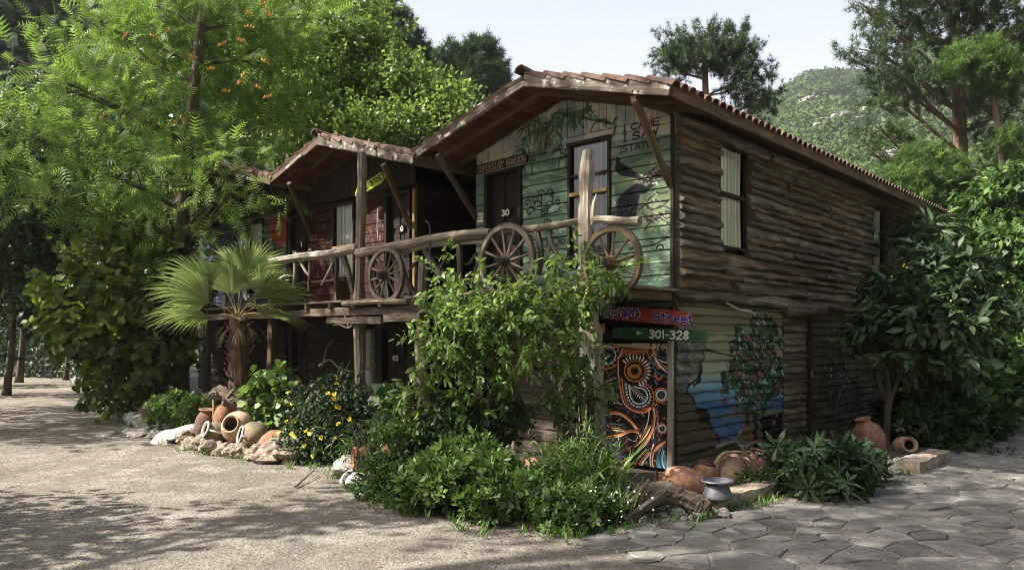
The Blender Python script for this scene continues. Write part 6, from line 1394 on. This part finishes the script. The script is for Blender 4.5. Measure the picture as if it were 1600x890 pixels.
# ------------------------------------------------------------------ fan palm
def palm():
    b = at(372, 640, 14.0); b.z = 0; t = thing('fan_palm', 'fan palm with shaggy trunk between the drive and the balcony', 'palm', b)
    top = at(372, 495, 13.9)-b; m = MB(); P = crv([(0, 0, 0), (0.02, 0, .8), top*.75, top], 6); k = len(P); m.tube(P, [.20-.06*i/(k-1)+.02*(i % 2) for i in range(k)], 12, .2); m.obj('trunk', M['palmbark'], t)
    for i in range(70):                         # old leaf bases
        a = i*2.4; z = .25+top.z*.8*i/70; r0 = .17; d = Vector((math.cos(a), math.sin(a), 0)); p = d*r0*.8+Vector((top.x*z/top.z, 0, z))
        m = MB(); m.beam(p, p+d*.13+Vector((0, 0, .16)), .07, .018, up=d, jit=.004, seg=2); m.obj('leaf_base', M['palmbark'], t)
    def frond(dirv, ln, fr, roll, mat, spanA=2.5, nl=30, drop=.42, name='frond'):
        d = Vector(dirv).normalized(); ctrl = [top, top+d*ln*.5+Vector((0, 0, .07*ln)), top+d*ln]
        pet = MB(); pet.tube(crv(ctrl, 4), [.016, .014, .013, .012, .011, .010, .009, .008, .008], 5, .03); hub = Vector(ctrl[-1])
        side = d.cross(Vector((0, 0, 1))); side = side.normalized() if side.length > .1 else Vector((1, 0, 0)); up = side.cross(d).normalized()
        side = Quaternion(d, roll) @ side; up = Quaternion(d, roll) @ up
        V, F, TN_ = [], [], []
        for i in range(nl):
            a = -spanA/2*1.0+spanA*i/(nl-1)+R.uniform(-.015, .015); dd = (d*math.cos(a)+side*math.sin(a)).normalized(); L_ = fr*(.82+.18*math.cos(a))*R.uniform(.93, 1.04)
            s2 = (side*math.cos(a)-d*math.sin(a)).normalized(); wd = L_*spanA/nl*.30; tn = R.uniform(.3, .8)
            prev = None
            for q in range(6):
                f = q/5; wq = wd*min(f*1.9+.08, 1)*(1-max(0, f-.55)/.45*.93); p = hub+dd*L_*f+up*(.10*math.sin(abs(a))*L_*f)-Vector((0, 0, drop*L_*max(0, f-.25)**2*R.uniform(.85, 1.2)))
                ml = up*wq*.45; idx = len(V); V += [tuple(p-s2*wq+ml), tuple(p), tuple(p+s2*wq+ml)]; TN_ += [tn]*3
                if prev is not None: F += [(prev, prev+1, idx+1), (prev, idx+1, idx), (prev+1, prev+2, idx+2), (prev+1, idx+2, idx+1)]
                prev = idx
        o = mesh_np(name, np.array(V), np.array(F), [M[mat]], t, np.array(TN_)); pet.obj('stalk', M['palmbark' if mat == 'lf_dry' else 'lightwood'], o)
    for dv, ln, fr, ro in (((-1.0, -.35, .55), .55, 1.25, .5), ((.0, -.7, .9), .5, .95, 0), ((.35, -.2, 1.3), .75, .95, -.3), ((.9, -.4, .7), .6, .95, -.6), ((1.1, .2, .5), .6, .9, -.4), ((-.7, .4, 1.1), .7, 1.0, .3), ((-.1, .5, 1.3), .8, .95, .1),
                           ((-1.1, -.1, .05), .55, 1.1, .3), ((1.1, -.5, .1), .55, .95, -.3), ((.5, .7, .9), .7, .9, 0), ((-.8, -.6, .95), .7, 1.05, .4)):
        frond(dv, ln, fr, ro, 'lf_palm')
    for dv in ((.8, -.3, -.7), (-.5, -.5, -.8), (-.9, .1, -.6), (.3, -.8, -.9), (.9, .3, -.5)): frond(dv, .28, .3, 0, 'lf_dry', .9, 9, .9, 'dry_frond')
palm()

# ------------------------------------------------------------------ pots and other things on the ground
def jar(label, p, prof, mat, rot=(0, 0, 0), sc=1.0, name='clay_jar', cat='jar', n=24, rim=None, handle=None, group=None):
    """prof: outer profile (r,z) from the foot to the lip; hollow; p is the centre of the body"""
    t = thing(name, label, cat, p, 0, group); t.rotation_euler = rot; t.scale = (sc,)*3
    pr = [tuple(v) for v in crv(prof, 4)]; th = .012/sc
    inn = [(max(r-th, .001), z+(th if i == 0 else 0)) for i, (r, z) in enumerate(pr)][::-1]
    m = MB(); m.lathe([(.001, pr[0][1])]+pr+inn+[(.001, pr[0][1]+th)], n); m.obj('body', M[mat], t, True)
    if rim: m = MB(); r, z = pr[-1]; rr = [(r+.004+q*math.cos(a)*1.0, z+q*math.sin(a)) for q in (.014/sc,) for a in [k*.785 for k in range(9)]]; m.lathe(rr, n); m.obj('rim', M[rim], t, True)
    if handle: m = MB(); m.tube(crv(handle, 5), .014/sc, 7, .05); m.obj('handle', M[mat if not rim else rim], t, True)
    return t
AMPH = [(.10, -.32), (.17, -.22), (.235, -.05), (.24, .08), (.19, .22), (.115, .29), (.10, .33), (.125, .37)]
BALL = [(.07, -.24), (.17, -.19), (.25, -.02), (.235, .12), (.17, .21), (.12, .235), (.125, .25)]
VASE = [(.10, -.26), (.14, -.2), (.185, -.02), (.16, .14), (.11, .22), (.10, .25), (.125, .27)]
def aim(dx, dy, dz): return Vector((dx, dy, dz)).to_track_quat('Z', 'Y').to_euler()
jar('slim upright brown jar, leftmost of the pot group on the rocks', at(322, 665, 12.7), VASE, 'terradark', (0, .1, 0), 1.0, rim='terra')
jar('brown jar with narrow neck standing behind the small mossy jar', at(352, 652, 12.6), AMPH, 'terra', (0, .12, 0), .8)
jar('small mossy jar with white-rimmed mouth tipped to the left', at(344, 676, 12.1), VASE, 'mossy', aim(-.75, -.6, .35), .9, rim='whiteglaze', handle=[(.16, 0, .0), (.26, 0, .16), (.12, 0, .24)])
jar('biggest round clay pot of the left group, dark mouth facing the drive', at(374, 668, 12.0), BALL, 'terrapale', aim(-.2, -.95, .35), 1.02, rim='terrapale')
jar('round pot lying with white-rimmed mouth turned left', at(400, 684, 11.7), BALL, 'mossy', aim(-.85, -.5, .3), .98, rim='whiteglaze', handle=[(.20, 0, .12), (.26, 0, .26), (.13, 0, .25)])
m = MB(); pr = [(.27, -.10), (.26, -.02), (.20, .09), (.12, .17), (.001, .19)]; pr2 = [(max(r-.014, .001), z-.012) for r, z in pr][::-1]
rings = []; n = 28
for r, z in pr+pr2: rings.append([Vector((r*math.cos(6.2832*k/n), r*math.sin(6.2832*k/n), z+((.09 if 17 <= k <= 22 else .03*math.sin(k*1.7)) if z < -.05 else 0))) for k in range(n)])
m.rings(rings, False); o = m.obj('broken_pot', M['terra'], None, True, at(432, 694, 11.3), (.1, .12, 0)); o.scale = (1.1,)*3; tag(o, 'broken bowl-shaped clay shard turned upside down on the rocks', 'pot')
jar('clay pot with open mouth among creepers at the rock pile', at(586, 716, 9.3), VASE, 'terra', aim(-.9, -.4, .1), .95, rim='terra')
jar('large clay jar lying on its side under the pale creeper', at(635, 722, 8.9), AMPH, 'terra', aim(-1, .1, .1), 1.1)
jar('smooth round clay pot bottom showing between bushes', at(676, 720, 8.6), BALL, 'terrapale', aim(.4, .8, -.5), .46)
jar('round clay pot with dark mouth in the middle of the front bed', at(785, 730, 8.3), BALL, 'terra', aim(.3, -.9, .25), .84, rim='terra')
jar('tipped clay jar half buried in the weeds right of the round pot', at(838, 738, 8.1), AMPH, 'terra', aim(-.6, .5, .3), .6)
jb = jar('barrel-shaped brown jar lying on its side in front of the painted panel', at(1068, 758, 8.55), AMPH, 'terra', aim(-.95, -.1, .18), .88)
jar('small brown jar with loop handle behind the barrel jar', at(1101, 745, 8.9), BALL, 'terra', (0, .2, 0), .64, rim='terradark', handle=[(-.20, 0, .1), (-.12, 0, .28), (.10, 0, .27), (.2, 0, .14)])
jt = jar('pale clay jar under the tall hoop handle', at(1138, 740, 8.9), [(.10, -.3), (.2, -.2), (.24, 0), (.2, .18), (.12, .29), (.02, .33)], 'terrapale', (0, .12, 0), .82)
m = MB(); q = at(1122, 760, 8.75); pp = [Vector((px_, py_, 0)) for px_, py_ in ((1122, 762), (1121, 735), (1127, 715), (1142, 706), (1163, 708), (1180, 725), (1192, 742), (1197, 756))]
m.tube(crv([at(v.x, v.y, 8.75)-q for v in pp], 5), .026, 8, .05, flat=.6); o = m.obj('cane_hoop', M['wheelyellow'], None, True, q); tag(o, 'tall bent cane hoop arching over the pale jar', 'hoop')
jar('wide dark brown bowl-shaped jar behind the hoop', at(1178, 738, 9.1), BALL, 'terradark', aim(.4, .2, .8), 1.0, rim='terradark')
t = jar('grey metal cooking pot standing on the kerb beside the driftwood', Vector((at(1121, 770, 7.8).x, 7.8, .235)), [(.14, -.10), (.155, -.085), (.118, .02), (.118, .045), (.152, .075)], 'zinc', (0, 0, 0), 1.0, 'metal_pot', 'pot', 24, 'zinc')
jar('tall orange clay jar leaning by the side wall under the fruit tree', at(1358, 690, 11.6), AMPH, 'terra', (-.1, -.25, .4), 1.0)
jar('small pot on its side with ribbed rim facing out beside the stone stack', at(1412, 697, 11.5), VASE, 'terrapale', aim(-.1, -1, .25), .82, rim='terrapale')
m = MB(); m.lathe([(.13, .0), (.165, .03), (.165, .06), (.12, .08), (.11, .05), (.12, 0)], 24, Matrix.Identity(4)); 
jar('tall clay jar standing far down the drive by the stones', at(137, 578, 27), AMPH, 'terra', (0, 0, 0), 1.15)
jar('small clay jar standing upright in the shade at the foot of the feathery tree', at(228, 655, 15.6), VASE, 'terradark', (0, 0, 0), .8)
# cane arc on the side wall
m = MB(); m.tube(crv([L(.1, 5.4, 0), L(.12, 5.55, .7), L(.12, 6.0, 1.05), L(.12, 6.5, .85), L(.1, 6.7, 0)], 5), .02, 6); o = m.obj('bent_branch_arch', M['branch'], None); tag(o, 'dark bent branch arch leaning on the side wall near the orange jar', 'branch')
# driftwood log
def drift(label, pts, rr, mat='drift', jit=.22, name='driftwood_log', subs=()):
    p0 = Vector(pts[0]); t = thing(name, label, 'driftwood', (p0.x, p0.y, 0)); o = Vector((p0.x, p0.y, 0))
    m = MB(); P = [Vector(v)-o for v in crv(pts, 6)]; k = len(P); q = [rr[0]+(rr[-1]-rr[0])*i/(k-1) if len(rr) == 2 else float(np.interp(i/(k-1), np.linspace(0, 1, len(rr)), rr)) for i in range(k)]
    m.tube(P, q, 14, jit, up=(0, 1, 0)); m.obj('log', M[mat], t)
    for sp, sr in subs: m = MB(); PP_ = [Vector(v)-o for v in crv(sp, 5)]; n = len(PP_); m.tube(PP_, [sr*(1-.6*i/(n-1)) for i in range(n)], 8, .2); m.obj('limb', M[mat], t)
    return t
A = lambda px, py, Y: tuple(at(px, py, Y))
drift('gnarled arched driftwood log at the edge of the paving', [A(975, 800, 7.45), A(1000, 782, 7.5), A(1035, 770, 7.55), A(1065, 778, 7.55), A(1092, 790, 7.5), A(1106, 797, 7.45)], [.075, .12, .115, .10, .10, .085], subs=(
    ([A(985, 790, 7.4), A(1000, 770, 7.35), A(1015, 748, 7.35)], .04), ([A(1020, 775, 7.6), A(990, 762, 7.7), A(965, 745, 7.8)], .045), ([A(1040, 770, 7.45), A(1010, 790, 7.3), A(975, 812, 7.2)], .06), ([A(1004, 765, 7.4), A(1004, 748, 7.35)], .022)))
drift('thin dark fallen branches leaning against the painted panel', [A(925, 700, 8.2), A(960, 715, 8.1), A(985, 755, 7.9), A(1000, 790, 7.7)], [.02, .014], 'branch', .1, 'fallen_branch', (([A(960, 715, 8.1), A(978, 735, 8.0), A(990, 700, 8.1)], .012), ([A(930, 735, 8.0), A(965, 745, 7.9), A(1005, 770, 7.7)], .014), ([A(920, 760, 7.8), A(960, 765, 7.7), A(985, 785, 7.6)], .013)))
drift('dried brown root heap above the jars against the painted wall', [A(1120, 700, 9.5), A(1150, 690, 9.5), A(1175, 712, 9.4), A(1190, 730, 9.3)], [.03, .05, .03], 'branch', .3, 'root_heap', (([A(1150, 690, 9.5), A(1160, 668, 9.5)], .03), ([A(1150, 692, 9.5), A(1130, 680, 9.5)], .025), ([A(1165, 700, 9.4), A(1185, 690, 9.5), A(1200, 712, 9.4)], .025)))
# root canopy over the left pots
t = drift('knobbly driftwood slab propped on sticks over the left pots', [A(328, 618, 12.6), A(345, 612, 12.4), A(372, 628, 12.2), A(400, 622, 12.2), A(418, 616, 12.3)], [.04, .085, .07, .09, .05], 'drift', .35, 'driftwood_canopy',
      tuple(([A(x, 622, 12.25), A(x+R.uniform(-14, 14), 622+R.uniform(-16, 12), 12.1)], .035) for x in range(335, 420, 5))+(([A(395, 625, 12.3), A(402, 650, 12.25), A(412, 672, 12.2)], .10), ([A(385, 625, 12.3), A(396, 648, 12.2), A(408, 665, 12.2)], .07), ([A(410, 620, 12.3), A(413, 645, 12.3)], .08)))
for px, r_ in ((334, .025), (417, .045)):
    m = MB(); g = at(px, 700, 12.5); g.z = 0; g = g-Vector((t.location.x, t.location.y, 0)); m.tube([g, g+Vector((0, 0, .95 if r_ < .03 else 1.2))], r_, 7, .08); m.obj('prop_stick', M['lightwood'], t)
# pale antler-like branches hanging under the balcony
drift('pale antler-like branches hanging in the dark under the balcony', [A(498, 572, 14.4), A(515, 562, 14.4), A(530, 575, 14.3), A(552, 580, 14.3)], [.02, .015], 'palelog', .2, 'hanging_branch', (([A(505, 568, 14.4), A(510, 545, 14.4), A(520, 530, 14.4)], .014), ([A(530, 575, 14.3), A(525, 595, 14.3)], .013), ([A(540, 578, 14.3), A(548, 562, 14.2)], .012)))
drift('forked pale twig nailed to the tall bark post', [A(553, 500, 12.55), A(545, 512, 12.5), A(530, 507, 12.5), A(520, 508, 12.5)], [.018, .008], 'palelog', .2, 'forked_twig', (([A(545, 512, 12.5), A(538, 492, 12.5), A(532, 486, 12.5)], .012),))
drift('small dark branch lying on the gravel below the yellow flowers', [tuple(gnd(462, 760, .02)), tuple(gnd(475, 748, .05)), tuple(gnd(490, 735, .08))], [.012, .006], 'branch', .15, 'fallen_twig')
# fallen leaves and twigs on ground
# leaf litter and small weeds along the bed edges
EDGE = [(-9.9, 18.4), (-8.0, 15.9), (-6.7, 14.0), (-5.4, 12.4), (-4.2, 11.2), (-3.1, 10.5), (-2.3, 9.9), (-1.9, 8.9), (-1.2, 7.9), (-.3, 7.1), (.4, 6.7), (1.0, 7.05), (1.9, 7.4), (3.1, 8.5), (4.6, 9.5), (6.2, 11.1)]
def along(n, sp):
    k = NR.integers(0, len(EDGE)-1, n); t = NR.random(n); E = np.array(EDGE); return E[k]*(1-t)[:, None]+E[k+1]*t[:, None]+NR.normal(0, sp, (n, 2))
q = along(900, .3); n = len(q); a = NR.random(n)*6.28
scatter('leaf_litter', T_diamond(.45), np.column_stack([q, np.where(q[:, 0] > 1, .035, .01)]), np.stack([np.cos(a), np.sin(a), np.full(n, .15)], 1), np.tile([0, 0, 1.], (n, 1)), .02+.035*NR.random(n), [M['lf_dry']], None, None, 'stuff')
q = along(170, .12); q = np.repeat(q, 9, 0)+NR.normal(0, .025, (170*9, 2)); n = len(q); a = NR.random(n)*6.28; e = NR.random(n)*.9
scatter('edge_weeds', T_leaf(.12, .3), np.column_stack([q, np.full(n, .01)]), np.stack([np.cos(a)*np.sin(e), np.sin(a)*np.sin(e), np.cos(e)], 1), np.stack([-np.cos(a), -np.sin(a), np.full(n, .4)], 1), .05+.09*NR.random(n), [M['lf_grass']], None, None, 'stuff')
n = 700; X = NR.random(n)*9-4.2; Y = 4.8+6.5*NR.random(n)**1.2; p = np.stack([X, Y, np.where(X > .6, .05, .008)], 1); a = NR.random(n)*6.28
scatter('fallen_leaves', T_diamond(.4), p, np.stack([np.cos(a), np.sin(a), np.full(n, .12)], 1), np.tile([0, 0, 1.], (n, 1)), .015+.03*NR.random(n), [M['lf_dry']], None, None, 'stuff')
# ------------------------------------------------------------------ air
m = MB(); hz0, hz1, zb, zt = -566, 566, -4, 175
m.v = [(x, y, z) for z in (zb, zt) for x, y in ((hz0, hz0), (hz1, hz0), (hz1, hz1), (hz0, hz1))]
for f in ((3, 2, 1, 0), (4, 5, 6, 7), (0, 1, 5, 4), (1, 2, 6, 5), (2, 3, 7, 6), (3, 0, 4, 7)): m.face(f)
hm = bpy.data.materials.new('haze_air'); hm.use_nodes = True; ht = hm.node_tree; ht.nodes.clear(); ho = ht.nodes.new('ShaderNodeOutputMaterial')
pv = ht.nodes.new('ShaderNodeVolumePrincipled'); pv.inputs['Color'].default_value = (.86, .91, 1, 1); pv.inputs['Density'].default_value = .00025; pv.inputs['Anisotropy'].default_value = 0.1
ht.links.new(pv.outputs[0], ho.inputs['Volume']); m.obj('haze', hm, None, kind='stuff')
bpy.context.view_layer.update()
